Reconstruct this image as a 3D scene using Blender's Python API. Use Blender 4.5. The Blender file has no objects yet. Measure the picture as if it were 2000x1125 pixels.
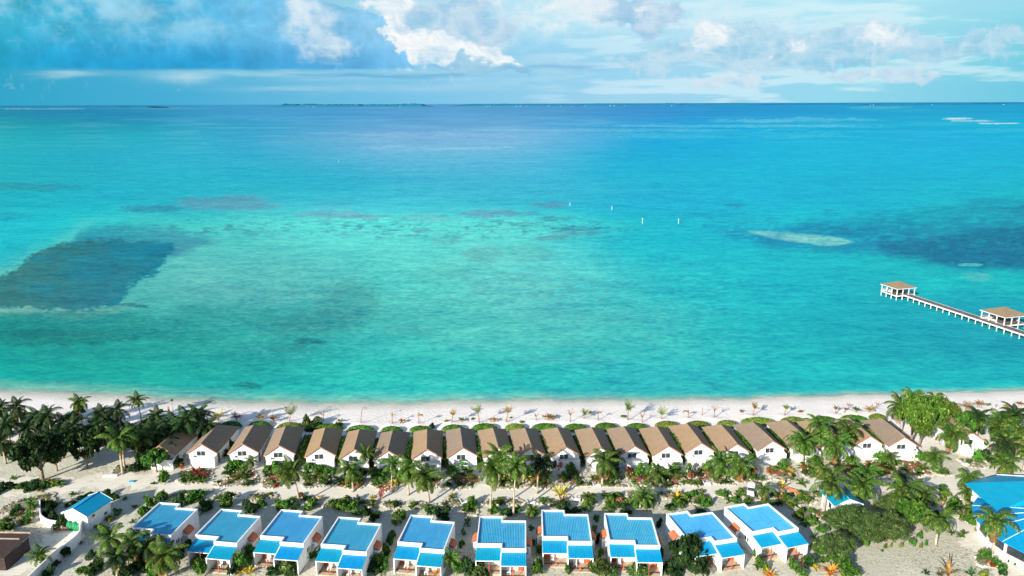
import bpy, math, random
import numpy as np
from mathutils import Vector, Matrix
random.seed(7); rng = np.random.default_rng(7)
sc = bpy.context.scene
col = sc.collection
R = math.radians
# ------------------------------------------------------------------ camera
F = 1450.0; H = 70.0
PITCH = math.atan((562.5-200.0)/F); ROLL = R(0.2)
fwd = np.array([0, math.cos(PITCH), -math.sin(PITCH)])
r0 = np.array([1.0, 0, 0]); u0 = np.array([0, math.sin(PITCH), math.cos(PITCH)])
rt = r0*math.cos(ROLL) - u0*math.sin(ROLL)
up = u0*math.cos(ROLL) + r0*math.sin(ROLL)
CAM = np.array([0, 0, H])
cd = bpy.data.cameras.new('camera'); cam = bpy.data.objects.new('camera', cd); col.objects.link(cam)
m = Matrix.Identity(4)
for i in range(3):
    m[i][0] = rt[i]; m[i][1] = up[i]; m[i][2] = -fwd[i]; m[i][3] = CAM[i]
cam.matrix_world = m
cd.sensor_width = 36; cd.lens = F*36/2000; cd.clip_start = 1; cd.clip_end = 200000
sc.camera = cam

def ray(px, py):
    return fwd + rt*((px-1000)/F) + up*((562.5-py)/F)
def P(px, py, z=0.0):
    d = ray(px, py); t = (z-H)/d[2]; q = CAM + d*t
    return float(q[0]), float(q[1])
def proj(x, y, z):
    d = np.stack([x, y, z-H], -1) if isinstance(x, np.ndarray) else np.array([x, y, z-H])
    c = d@fwd
    return 1000+F*(d@rt)/c, 562.5-F*(d@up)/c
def height_at(x, y, py):
    """z of the point above ground x,y seen at image row py"""
    lo, hi = 0.0, 40.0
    for _ in range(40):
        mid = (lo+hi)/2
        if proj(x, y, mid)[1] > py: lo = mid
        else: hi = mid
    return lo

# ------------------------------------------------------------------ scene settings
SUN_EL = R(22.5); SUN_DIR = np.array([math.sin(R(36)), math.cos(R(36))])   # direction light travels on the ground
EXPO = 0.78
sc.view_settings.view_transform = 'Standard'; sc.view_settings.look = 'None'
sc.view_settings.gamma = 1; sc.view_settings.exposure = EXPO
sc.render.engine = 'CYCLES'
sc.cycles.max_bounces = 5; sc.cycles.diffuse_bounces = 2; sc.cycles.glossy_bounces = 2
sc.cycles.transparent_max_bounces = 6
KE = 2**EXPO
def lin(c):
    c = np.asarray(c, float)/255
    return np.where(c <= .04045, c/12.92, ((c+.055)/1.055)**2.4)

sd = bpy.data.lights.new('sun', 'SUN'); sd.energy = 5.0; sd.angle = R(0.5); sd.color = (1.0, .93, .83)
so = bpy.data.objects.new('sun', sd); col.objects.link(so)
dv = Vector((SUN_DIR[0]*math.cos(SUN_EL), SUN_DIR[1]*math.cos(SUN_EL), -math.sin(SUN_EL)))
so.rotation_euler = dv.to_track_quat('-Z', 'Y').to_euler()

# ------------------------------------------------------------------ node expression helper
class E:
    nt = None
    def __init__(s, sock): s.s = sock
    @staticmethod
    def op(o, *a, clamp=False):
        n = E.nt.nodes.new('ShaderNodeMath'); n.operation = o; n.use_clamp = clamp
        for i, v in enumerate(a):
            if isinstance(v, E): E.nt.links.new(v.s, n.inputs[i])
            else: n.inputs[i].default_value = float(v)
        return E(n.outputs[0])
    def __add__(s, o): return E.op('ADD', s, o)
    __radd__ = __add__
    def __sub__(s, o): return E.op('SUBTRACT', s, o)
    def __rsub__(s, o): return E.op('SUBTRACT', o, s)
    def __mul__(s, o): return E.op('MULTIPLY', s, o)
    __rmul__ = __mul__
    def __truediv__(s, o): return E.op('DIVIDE', s, o)
def ss(x, lo, hi):
    n = E.nt.nodes.new('ShaderNodeMapRange'); n.interpolation_type = 'SMOOTHSTEP'
    E.nt.links.new(x.s, n.inputs['Value']); n.inputs['From Min'].default_value = lo; n.inputs['From Max'].default_value = hi
    return E(n.outputs[0])
def rgb(c):
    n = E.nt.nodes.new('ShaderNodeRGB'); n.outputs[0].default_value = (float(c[0]), float(c[1]), float(c[2]), 1); return E(n.outputs[0])
def mix(f, a, b, mode='MIX'):
    n = E.nt.nodes.new('ShaderNodeMix'); n.data_type = 'RGBA'; n.blend_type = mode
    for i, v in ((0, f), (6, a), (7, b)):
        if isinstance(v, E): E.nt.links.new(v.s, n.inputs[i])
        elif i == 0: n.inputs[0].default_value = float(v)
        else: n.inputs[i].default_value = (float(v[0]), float(v[1]), float(v[2]), 1)
    return E(n.outputs[2])
def comb(x, y, z=0.0):
    n = E.nt.nodes.new('ShaderNodeCombineXYZ')
    for i, v in enumerate((x, y, z)):
        if isinstance(v, E): E.nt.links.new(v.s, n.inputs[i])
        else: n.inputs[i].default_value = float(v)
    return E(n.outputs[0])
def noise(vec, scale, detail=4, rough=.5, dist=0.0, out=0):
    n = E.nt.nodes.new('ShaderNodeTexNoise')
    if vec is not None: E.nt.links.new(vec.s, n.inputs['Vector'])
    n.inputs['Scale'].default_value = scale; n.inputs['Detail'].default_value = detail
    n.inputs['Roughness'].default_value = rough; n.inputs['Distortion'].default_value = dist
    return E(n.outputs[out])
def blob(a, e, a0, e0, ra, re):
    x = (a-a0)/ra; y = (e-e0)/re
    return E.op('EXPONENT', (x*x+y*y)*-1.0)

# ------------------------------------------------------------------ world
w = bpy.data.worlds.new('World'); sc.world = w; w.use_nodes = True
nt = w.node_tree; nt.nodes.clear(); E.nt = nt
out = nt.nodes.new('ShaderNodeOutputWorld')
sky = nt.nodes.new('ShaderNodeTexSky'); sky.sky_type = 'NISHITA'; sky.sun_disc = False
sky.sun_elevation = SUN_EL
# the sun stands opposite to the light's travel direction
sky.sun_rotation = math.atan2(-SUN_DIR[0], -SUN_DIR[1])
sky.air_density = 1.0; sky.dust_density = .6; sky.ozone_density = 2.0
bg = nt.nodes.new('ShaderNodeBackground'); nt.links.new(sky.outputs[0], bg.inputs[0]); bg.inputs[1].default_value = .112
nt.links.new(bg.outputs[0], out.inputs[0])
w.cycles.sampling_method = 'MANUAL'; w.cycles.sample_map_resolution = 512

# ------------------------------------------------------------------ materials
MATS = {}
def newmat(name):
    mt = bpy.data.materials.new(name); mt.use_nodes = True; t = mt.node_tree; E.nt = t
    b = t.nodes['Principled BSDF']; MATS[name] = mt
    return mt, t, b
def objpos():
    n = E.nt.nodes.new('ShaderNodeTexCoord'); return E(n.outputs['Object'])
def gpos():
    n = E.nt.nodes.new('ShaderNodeNewGeometry'); return E(n.outputs['Position'])
def island():
    n = E.nt.nodes.new('ShaderNodeNewGeometry'); return E(n.outputs['Random Per Island'])
def orand():
    n = E.nt.nodes.new('ShaderNodeObjectInfo'); return E(n.outputs['Random'])
def attr(name):
    n = E.nt.nodes.new('ShaderNodeAttribute'); n.attribute_name = name; return n
def bump(b, h, s, d=.05):
    n = E.nt.nodes.new('ShaderNodeBump'); n.inputs['Strength'].default_value = s; n.inputs['Distance'].default_value = d
    E.nt.links.new(h.s, n.inputs['Height']); E.nt.links.new(n.outputs[0], b.inputs['Normal'])
def plain(name, c1, c2=None, rough=.7, nscale=2.0, spec=.3, bumpk=0):
    mt, t, b = newmat(name); c2 = c2 or tuple(v*.82 for v in c1)
    n = noise(gpos(), nscale, 5, .6)
    cc = mix(ss(n, .35, .7), c1, c2); t.links.new(cc.s, b.inputs['Base Color'])
    b.inputs['Roughness'].default_value = rough; b.inputs['Specular IOR Level'].default_value = spec
    if bumpk: bump(b, n, bumpk)
    return mt
def leafmat(name, c1, c2, c3=None, rough=.55):
    mt, t, b = newmat(name)
    r = island(); cc = mix(r, c1, c2)
    if c3: cc = mix(ss(r, .86, .95), cc, c3)
    n = noise(gpos(), .8, 2, .5)
    cc = mix(ss(n, .35, .7)*.5, cc, tuple(v*.65 for v in c1))
    hsv = t.nodes.new('ShaderNodeHueSaturation'); t.links.new(cc.s, hsv.inputs['Color'])
    o = orand(); v = o*.45+.78; t.links.new(v.s, hsv.inputs['Value']); h = o*.03+.485; t.links.new(h.s, hsv.inputs['Hue'])
    t.links.new(hsv.outputs[0], b.inputs['Base Color'])
    b.inputs['Roughness'].default_value = .6; b.inputs['Specular IOR Level'].default_value = .10
    tr = t.nodes.new('ShaderNodeBsdfTranslucent'); t.links.new(hsv.outputs[0], tr.inputs[0])
    ms = t.nodes.new('ShaderNodeMixShader'); ms.inputs[0].default_value = .14
    t.links.new(b.outputs[0], ms.inputs[1]); t.links.new(tr.outputs[0], ms.inputs[2])
    t.links.new(ms.outputs[0], t.nodes['Material Output'].inputs[0])
    return mt
leafmat('palm_leaf', (.028, .082, .012), (.09, .175, .026), (.32, .31, .07))
leafmat('palm_dark', (.014, .042, .014), (.036, .072, .02), (.13, .15, .04))  # darker palm leaf; shade of the left palm cluster is put into the colour
leafmat('palm_dry', (.26, .11, .03), (.34, .22, .06), (.14, .18, .04))
leafmat('palm_yellow', (.55, .40, .04), (.42, .36, .05), (.2, .25, .05))
leafmat('leaf_green', (.03, .10, .012), (.075, .18, .025), (.19, .28, .05))
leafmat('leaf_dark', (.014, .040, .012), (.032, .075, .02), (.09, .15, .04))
leafmat('leaf_bright', (.04, .11, .012), (.12, .22, .028), (.30, .37, .07))
leafmat('hedge_leaf', (.045, .15, .015), (.09, .24, .025), (.22, .30, .04))
leafmat('hedge_dry', (.10, .17, .02), (.18, .25, .04), (.32, .22, .05))
leafmat('needle', (.035, .07, .018), (.09, .14, .038), (.20, .24, .07))
leafmat('leaf_red', (.22, .04, .02), (.38, .09, .04), (.14, .10, .03))
leafmat('leaf_orange', (.75, .22, .03), (.6, .38, .05), (.4, .1, .03))
leafmat('leaf_pink', (.6, .18, .16), (.35, .15, .10), (.12, .16, .05))
leafmat('flower_mix', (.06, .13, .03), (.14, .2, .05), (.75, .72, .62))
plain('bark', (.30, .24, .17), (.16, .12, .085), .9, 3, .1, .4)
plain('bark_pale', (.46, .39, .29), (.27, .22, .16), .9, 3, .1, .4)
plain('bark_red', (.40, .18, .09), (.26, .13, .08), .9, 4, .1, .3)
plain('white_paint', (.80, .80, .78), (.70, .71, .69), .6, .8, .3)
plain('cream_wall', (.74, .70, .60), (.66, .61, .52), .7, 1.0, .2)
plain('glass_dark', (.02, .03, .04), (.045, .055, .06), .12, 1.0, .6)
plain('frame_dark', (.05, .04, .035), None, .5)
plain('frame_grey', (.38, .40, .40), None, .5)
plain('red_paint', (.55, .10, .04), (.42, .08, .04), .5, 2)
plain('terracotta', (.50, .16, .07), (.36, .11, .055), .7, 3, .2, .3)
plain('fascia_brown', (.36, .17, .10), (.27, .13, .08), .7)
plain('patio', (.50, .36, .25), (.40, .30, .21), .7, 1.2)
plain('rock', (.62, .57, .46), (.30, .26, .19), .9, 1.6, .1, .5)
plain('dark_edge', (.16, .13, .09), (.10, .09, .06), .9, 3, .1)
plain('wood_deck', (.16, .135, .12), (.09, .08, .07), .8, 1.0, .2)
plain('wood_pale', (.42, .33, .24), (.28, .2, .14), .8, 2)
plain('wood_dark', (.055, .035, .028), (.03, .022, .02), .8, 2)
plain('green_tarp', (.02, .26, .10), (.015, .18, .08), .5)
plain('blue_tarp', (.05, .35, .6), None, .5)
plain('metal_grey', (.30, .31, .32), None, .4, 1, .5)
plain('window_brown', (.14, .075, .05), (.09, .05, .035), .3, 2, .5)
plain('far_land_hazed', (.01, .12, .20), (.01, .10, .17), .9, .002, .1)  # blue of the distant haze is put into the island colour
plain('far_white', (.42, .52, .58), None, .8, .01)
# tiles
mt, t, b = newmat('brown_tile'); o = objpos()
sp = t.nodes.new('ShaderNodeSeparateXYZ'); t.links.new(o.s, sp.inputs[0])
ox, oy, oz = [E(sp.outputs[i]) for i in range(3)]
course = E.op('FRACT', oz/.155); across = E.op('FRACT', oy/.30)
n = noise(o, 1.1, 6, .65); n2 = noise(o, 9, 3, .6)
cc = mix(ss(n, .3, .72), (.30, .208, .128), (.24, .172, .108)); cc = mix(ss(n2, .5, .75)*.5, cc, (.20, .148, .10))
hsv = t.nodes.new('ShaderNodeHueSaturation'); t.links.new(cc.s, hsv.inputs['Color']); v = orand()*.34+.82; t.links.new(v.s, hsv.inputs['Value']); v = orand()*.35+.75; t.links.new(v.s, hsv.inputs['Saturation'])
cc = mix(ss(course, .75, 1.0)*.5, E(hsv.outputs[0]), (.15, .10, .07)); t.links.new(cc.s, b.inputs['Base Color'])
b.inputs['Roughness'].default_value = .75; b.inputs['Specular IOR Level'].default_value = .2
bump(b, course*.6+E.op('SINE', oy*21)*.25+n2*.3, .5, .06)
# weathered hip roofs over the jetty
mt, t, b = newmat('thatch'); o = objpos(); n = noise(o, 1.3, 6, .7); n2 = noise(o, 8, 3, .7)
cc = mix(ss(n, .3, .7), (.26, .185, .10), (.19, .14, .085)); cc = mix(ss(n2, .5, .8)*.6, cc, (.12, .10, .05)); t.links.new(cc.s, b.inputs['Base Color'])
b.inputs['Roughness'].default_value = .9; bump(b, n2, .5, .05)
# blue roof sheets
def sheet(name, c1, c2):
    mt, t, b = newmat(name); o = objpos(); mp = E.nt.nodes.new('ShaderNodeMapping'); t.links.new(o.s, mp.inputs[0]); mp.inputs['Scale'].default_value = (1.6, .35, 1); n = noise(E(mp.outputs[0]), .7, 6, .7); n2 = noise(o, 2.2, 5, .7)
    cc = mix(ss(n, .35, .65), c1, c2); cc = mix(ss(n2, .5, .72)*.35, cc, tuple(v*.85+.06 for v in c2)); cc = mix(ss(n2, .5, .34)*.22, cc, tuple(v*.7 for v in c1))
    hsv = t.nodes.new('ShaderNodeHueSaturation'); t.links.new(cc.s, hsv.inputs['Color']); v = orand()*.2+.9; t.links.new(v.s, hsv.inputs['Value']); v = orand()*.03+.478; t.links.new(v.s, hsv.inputs['Hue'])
    t.links.new(hsv.outputs[0], b.inputs['Base Color']); b.inputs['Roughness'].default_value = .42; b.inputs['Specular IOR Level'].default_value = .35
    return mt
sheet('blue_sheet', (.05, .32, .57), (.08, .385, .61))
sheet('blue_awning', (.0, .225, .45), (.0, .26, .48))
sheet('blue_bright', (.0, .225, .43), (.0, .25, .46))
sheet('white_cap', (.72, .80, .84), (.6, .7, .75))

# soil in the beds
mt, t, b = newmat('soil'); g = gpos(); n = noise(g, .9, 6, .7); n2 = noise(g, 5, 4, .7)
cc = mix(ss(n, .4, .6), (.20, .16, .10), (.34, .29, .20)); cc = mix(ss(n2, .5, .68), cc, (.07, .075, .035)); cc = mix(ss(n2, .42, .3), cc, (.55, .50, .40))
t.links.new(cc.s, b.inputs['Base Color']); b.inputs['Roughness'].default_value = .95; bump(b, n2, .8, .1)
mt, t, b = newmat('mulch'); g = gpos(); n = noise(g, 1.2, 6, .7); n2 = noise(g, 6, 4, .7)
cc = mix(ss(n, .35, .65), (.36, .11, .05), (.22, .08, .04)); cc = mix(ss(n2, .52, .68), cc, (.05, .05, .025)); cc = mix(ss(n2, .42, .3)*.7, cc, (.5, .36, .24))
t.links.new(cc.s, b.inputs['Base Color']); b.inputs['Roughness'].default_value = .95; bump(b, n2, .8, .1)

# ground (sand)
mt, t, b = newmat('sand')
at = attr('zone'); zs = t.nodes.new('ShaderNodeSeparateColor'); t.links.new(at.outputs['Color'], zs.inputs[0])
inland, wet, litter = [E(zs.outputs[i]) for i in range(3)]
g = gpos(); n = noise(g, .12, 6, .6); n2 = noise(g, 1.4, 6, .7); n3 = noise(g, 6, 3, .6)
beach = mix(ss(n, .3, .7), (.90, .83, .75), (.83, .76, .68)); beach = mix(ss(n2, .5, .75)*.5, beach, (.66, .58, .50))
land = mix(ss(n, .35, .65), (.62, .59, .46), (.52, .50, .385)); land = mix(ss(n2, .48, .72)*.65, land, (.39, .365, .27))
land = mix(ss(n3, .5, .8)*.25, land, (.60, .55, .45))
n4 = noise(g, 2.6, 5, .75); beach = mix(ss(n4, .56, .68)*.35, beach, (.60, .52, .43)); cc = mix(inland, beach, land)
cc = mix(litter*ss(noise(g, 2.6, 6, .75), .50, .60), cc, (.13, .12, .07))
cc = mix(wet, cc, (.66, .62, .53)); t.links.new(cc.s, b.inputs['Base Color'])
b.inputs['Roughness'].default_value = .9; b.inputs['Specular IOR Level'].default_value = .15
bump(b, n2*.7+n3*.3, .8, .35)
mt, t, b = newmat('road_sand'); g = gpos(); n = noise(g, .2, 5, .6); mp = t.nodes.new('ShaderNodeMapping'); t.links.new(g.s, mp.inputs[0]); mp.inputs['Scale'].default_value = (.15, 1.6, 1)
n2 = noise(E(mp.outputs[0]), 1.4, 6, .7)
cc = mix(ss(n, .35, .65), (.72, .67, .56), (.64, .60, .49)); cc = mix(ss(n2, .48, .7)*.6, cc, (.50, .46, .36)); t.links.new(cc.s, b.inputs['Base Color'])
b.inputs['Roughness'].default_value = .9; bump(b, n2, .4, .12)

# sea
WK = (1.35, .80, .40)
mt, t, b = newmat('sea')
ca = attr('Col'); da = attr('depth'); g = gpos()
mp = t.nodes.new('ShaderNodeMapping'); t.links.new(g.s, mp.inputs[0]); mp.inputs['Scale'].default_value = (.45, 1.0, 1); mp.inputs['Rotation'].default_value = (0, 0, .12)
gv = E(mp.outputs[0])
w1 = noise(gv, .75, 6, .72, .4); w2 = noise(gv, .16, 6, .62, .3); w3 = noise(gv, .03, 6, .6); w4 = noise(gv, .0035, 5, .65)
base = E(ca.outputs['Color'])
fa = E(da.outputs['Fac'])
k = 1.0+(w1-.5)*WK[0]+(w2-.5)*WK[1]+(w3-.5)*WK[2]+(w4-.5)*ss(fa, .4, .7)*.7
base = mix(1.0, base, comb(k*k, k, k*.5+.5), 'MULTIPLY')
t.links.new(base.s, b.inputs['Base Color'])
b.inputs['Roughness'].default_value = .28; b.inputs['IOR'].default_value = 1.33; b.inputs['Specular IOR Level'].default_value = 0.0
bump(b, w1*.7+w2*1.1, .55, .35)
tr = t.nodes.new('ShaderNodeBsdfTransparent'); ms = t.nodes.new('ShaderNodeMixShader')
al = attr('alpha'); nn = (noise(g, .8, 4, .6)-.5)*.25
av = E.op('ADD', E(al.outputs['Fac']), nn*ss(E(al.outputs['Fac']), .0, .3), clamp=True)
gl = t.nodes.new('ShaderNodeBsdfGlossy'); gl.inputs['Roughness'].default_value = .22; bn = [q for q in t.nodes if q.type == 'BUMP'][0]; t.links.new(bn.outputs[0], gl.inputs['Normal'])
mg = t.nodes.new('ShaderNodeMixShader'); mg.inputs[0].default_value = .018; t.links.new(b.outputs[0], mg.inputs[1]); t.links.new(gl.outputs[0], mg.inputs[2])
t.links.new(av.s, ms.inputs[0]); t.links.new(tr.outputs[0], ms.inputs[1]); t.links.new(mg.outputs[0], ms.inputs[2])
t.links.new(ms.outputs[0], t.nodes['Material Output'].inputs[0])

# ------------------------------------------------------------------ mesh helpers
class MB:
    def __init__(s): s.v = []; s.f = []
    def add(s, vs, fs):
        k = len(s.v); s.v += [tuple(map(float, q)) for q in vs]; s.f += [tuple(i+k for i in f) for f in fs]; return s
    def box(s, x0, y0, z0, x1, y1, z1):
        return s.add([(x0, y0, z0), (x1, y0, z0), (x1, y1, z0), (x0, y1, z0), (x0, y0, z1), (x1, y0, z1), (x1, y1, z1), (x0, y1, z1)],
                     [(3, 2, 1, 0), (4, 5, 6, 7), (0, 1, 5, 4), (1, 2, 6, 5), (2, 3, 7, 6), (3, 0, 4, 7)])
    def hexa(s, b4, t4):
        return s.add(list(b4)+list(t4), [(3, 2, 1, 0), (4, 5, 6, 7), (0, 1, 5, 4), (1, 2, 6, 5), (2, 3, 7, 6), (3, 0, 4, 7)])
    def tube(s, pts, rads, n=7):
        k = len(s.v); pts = [Vector(p) for p in pts]
        for i, p in enumerate(pts):
            d = (pts[min(i+1, len(pts)-1)]-pts[max(i-1, 0)]).normalized()
            a = d.orthogonal().normalized(); bb = d.cross(a)
            for j in range(n):
                th = 2*math.pi*j/n; q = p+(a*math.cos(th)+bb*math.sin(th))*rads[i]; s.v.append(tuple(q))
        for i in range(len(pts)-1):
            for j in range(n):
                s.f.append((k+i*n+j, k+i*n+(j+1) % n, k+(i+1)*n+(j+1) % n, k+(i+1)*n+j))
        s.f.append(tuple(k+j for j in range(n))[::-1]); s.f.append(tuple(k+(len(pts)-1)*n+j for j in range(n)))
        return s
    def mesh(s, name, mat, smooth=False):
        me = bpy.data.meshes.new(name); me.from_pydata(s.v, [], s.f); me.materials.append(MATS[mat])
        if smooth: me.polygons.foreach_set('use_smooth', [True]*len(me.polygons))
        me.update(); return me
def ob(name, mb, mat, parent=None, smooth=False, label=None):
    me = mb if isinstance(mb, bpy.types.Mesh) else mb.mesh(name, mat, smooth)
    o = bpy.data.objects.new(name, me); col.objects.link(o)
    if parent: o.parent = parent
    if label: o['label'] = label
    return o
THINGS = []     # (object, look, group, anchor?) - labels are written at the end
def empty(name, loc, rz=0.0, sc_=1.0):
    o = bpy.data.objects.new(name, None); col.objects.link(o); o.empty_display_size = .3
    o.location = loc; o.rotation_euler = (0, 0, rz); o.scale = (sc_,)*3 if not isinstance(sc_, tuple) else sc_; return o
def reg(o, cat, look=None, group=None, label=None, pos=None):
    o['category'] = cat
    if group: o['group'] = group
    if label: o['label'] = label
    else: THINGS.append((o, look, pos or o.location.copy()))
    return o
def copy_tree(src, parent=None):
    c_ = src.copy(); col.objects.link(c_)
    if parent: c_.parent = parent
    for ch in src.children: copy_tree(ch, c_)
    return c_

# ------------------------------------------------------------------ shoreline and ground
SHORE_PX = [(-300, 762), (0, 771), (100, 774), (200, 778), (300, 785), (420, 790), (600, 795), (750, 795), (830, 793), (950, 789), (1050, 787), (1250, 786), (1450, 782), (1600, 776), (1800, 771), (2000, 766), (2300, 760)]
ZW = -1.0
sp_ = [P(a, b_, ZW) for a, b_ in SHORE_PX]
SX = np.array([q[0] for q in sp_]); SY = np.array([q[1] for q in sp_])
def shore(x):
    y = np.interp(x, SX, SY); return y+.35*np.sin(x*.31)+.2*np.sin(x*.83+1)
def vnoise(x, y, seed=0):
    xi = np.floor(x).astype(np.int64); yi = np.floor(y).astype(np.int64); xf = x-xi; yf = y-yi
    def h(a, b_):
        n_ = (a*374761393+b_*668265263+seed*974711) & 0xffffffff; n_ = ((n_ ^ (n_ >> 13))*1274126177) & 0xffffffff
        return ((n_ ^ (n_ >> 16)) & 0xffff)/65535.0
    u = xf*xf*(3-2*xf); v_ = yf*yf*(3-2*yf)
    return (h(xi, yi)*(1-u)+h(xi+1, yi)*u)*(1-v_)+(h(xi, yi+1)*(1-u)+h(xi+1, yi+1)*u)*v_
def fbm(x, y, s, o=4, seed=0):
    r_ = 0; a = 1; tt = 0
    for i in range(o):
        r_ = r_+a*vnoise(x/s, y/s, seed+i*17); tt += a; a *= .5; s *= .5
    return r_/tt
MOUNDS = []
def gz(x, y):
    x = np.asarray(x, float); y = np.asarray(y, float)
    d = shore(x)-y        # metres inland of the waterline
    z = np.where(d > 0, -1+1.0*np.clip(d/13, 0, 1)**.9, -1+d*.08)
    z = np.where(d > 13, 0, z); z = np.maximum(z, -4)
    inb = np.clip((d-6)/6, 0, 1)*np.clip((34-d)/6, 0, 1)
    z = z+inb*.22*(fbm(x, y, 5, 3, 3)-.5)
    for mx, my, mr, mh in MOUNDS:
        z = z+mh*np.exp(-((x-mx)**2+(y-my)**2)/mr**2)
    return z
def G(px, py):
    z = 0.0
    for _ in range(5):
        x, y = P(px, py, z); z = float(gz(x, y))
    return x, y, z

BEACH = [  # px, py(base), height px, width px, kind
 (462, 821, 20, 10, 'purple'), (510, 823, 22, 24, 'tuft'), (534, 823, 14, 16, 'tuft'), (565, 823, 36, 16, 'bush'), (632, 822, 16, 12, 'droopl'), (664, 825, 11, 10, 'green'),
 (705, 826, 32, 10, 'pole'), (766, 827, 22, 8, 'droopr'), (785, 826, 13, 18, 'tuft'), (818, 827, 22, 10, 'archr'), (882, 825, 26, 7, 'broom'), (901, 824, 12, 12, 'green'), (936, 826, 38, 8, 'bushpole'),
 (963, 824, 11, 16, 'brown'), (989, 824, 32, 10, 'broom'), (997, 817, 6, 8, 'green'), (1047, 821, 16, 10, 'vee'), (1068, 820, 15, 12, 'brown'), (1078, 819, 11, 10, 'brown'), (1114, 824, 27, 10, 'twigs'),
 (1140, 817, 20, 12, 'bush'), (1151, 808, 9, 9, 'tuft'), (1168, 820, 18, 8, 'droopr'), (1226, 820, 38, 12, 'bushpole2'), (1254, 825, 21, 10, 'twigs'), (1292, 818, 24, 10, 'bush'), (1344, 816, 16, 12, 'archl'),
 (1371, 811, 13, 3, 'stick'), (1395, 815, 26, 9, 'vee'), (1470, 811, 24, 9, 'broom'), (1532, 811, 22, 7, 'bushpole'), (1632, 808, 16, 8, 'broom'), (1649, 806, 11, 5, 'broom'), (1656, 799, 14, 5, 'twigs'),
 (1671, 805, 15, 11, 'green'), (1698, 805, 18, 10, 'tuft'), (1712, 797, 14, 10, 'twigs'), (1865, 797, 12, 9, 'brown'), (1886, 801, 26, 22, 'tuft'), (1912, 796, 18, 13, 'brown'), (1930, 793, 9, 8, 'green'), (1945, 796, 8, 5, 'twigs'),
 (1968, 799, 13, 12, 'brown'), (1992, 793, 11, 10, 'brown'), (427, 822, 28, 18, 'yellow'), (1563, 806, 7, 7, 'brown'), (1448, 805, 6, 5, 'brown')]
for (a, b_, hh, ww, k_) in BEACH:
    if hh >= 14:
        x, y = P(a-3, b_+1, 0); MOUNDS.append((x, y, 1.3, .2))
M2 = MOUNDS; MOUNDS = []
MOUNDS = M2

def grid_mesh(name, xs, ys, zf, mat):
    XX, YY = np.meshgrid(xs, ys); ZZ = zf(XX, YY); nx, ny = len(xs), len(ys)
    v = np.stack([XX, YY, ZZ], -1).reshape(-1, 3)
    i = np.arange((ny-1)*(nx-1)); a = (i//(nx-1))*nx+i % (nx-1)
    f = np.stack([a, a+1, a+1+nx, a+nx], -1)
    me = bpy.data.meshes.new(name); me.vertices.add(len(v)); me.vertices.foreach_set('co', v.ravel())
    me.loops.add(f.size); me.loops.foreach_set('vertex_index', f.ravel()); me.polygons.add(len(f))
    me.polygons.foreach_set('loop_start', np.arange(len(f))*4)
    me.polygons.foreach_set('use_smooth', np.ones(len(f), bool)); me.update(calc_edges=True); me.materials.append(MATS[mat])
    return me, v
def setcol(me, name, arr):
    a = me.color_attributes.new(name, 'FLOAT_COLOR', 'POINT'); d = np.ones((len(arr), 4), np.float32); d[:, :arr.shape[1]] = arr; a.data.foreach_set('color', d.ravel())
xs = np.concatenate([np.linspace(-3000, -160, 30), np.arange(-150, 151, .6), np.linspace(160, 3000, 30)])
ys = np.concatenate([np.linspace(-2500, 80, 24), np.arange(84, 142, .8), np.arange(142, 190, .45), np.linspace(192, 320, 20)])
me, v = grid_mesh('ground', xs, ys, gz, 'sand')
x, y = v[:, 0], v[:, 1]; d = shore(x)-y
bedge = 29+4*(fbm(x, y, 8, 3, 5)-.5)+np.clip((-x-50)/40, 0, 1)*-6
inl = np.clip((d-bedge)/7, 0, 1); wetm = np.clip(1-(d-.6)/3.2, 0, 1)*.85+np.clip(1-(d-2)/7, 0, 1)*.12
lit = np.clip((d-30)/6, 0, 1)*np.clip(fbm(x, y, 14, 4, 9)*2.6-1.0, 0, 1)
setcol(me, 'zone', np.stack([inl, wetm, lit], -1).astype(np.float32))
o = bpy.data.objects.new('ground', me); col.objects.link(o); o['kind'] = 'structure'; o['label'] = 'pale sandy ground and white beach'

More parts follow.
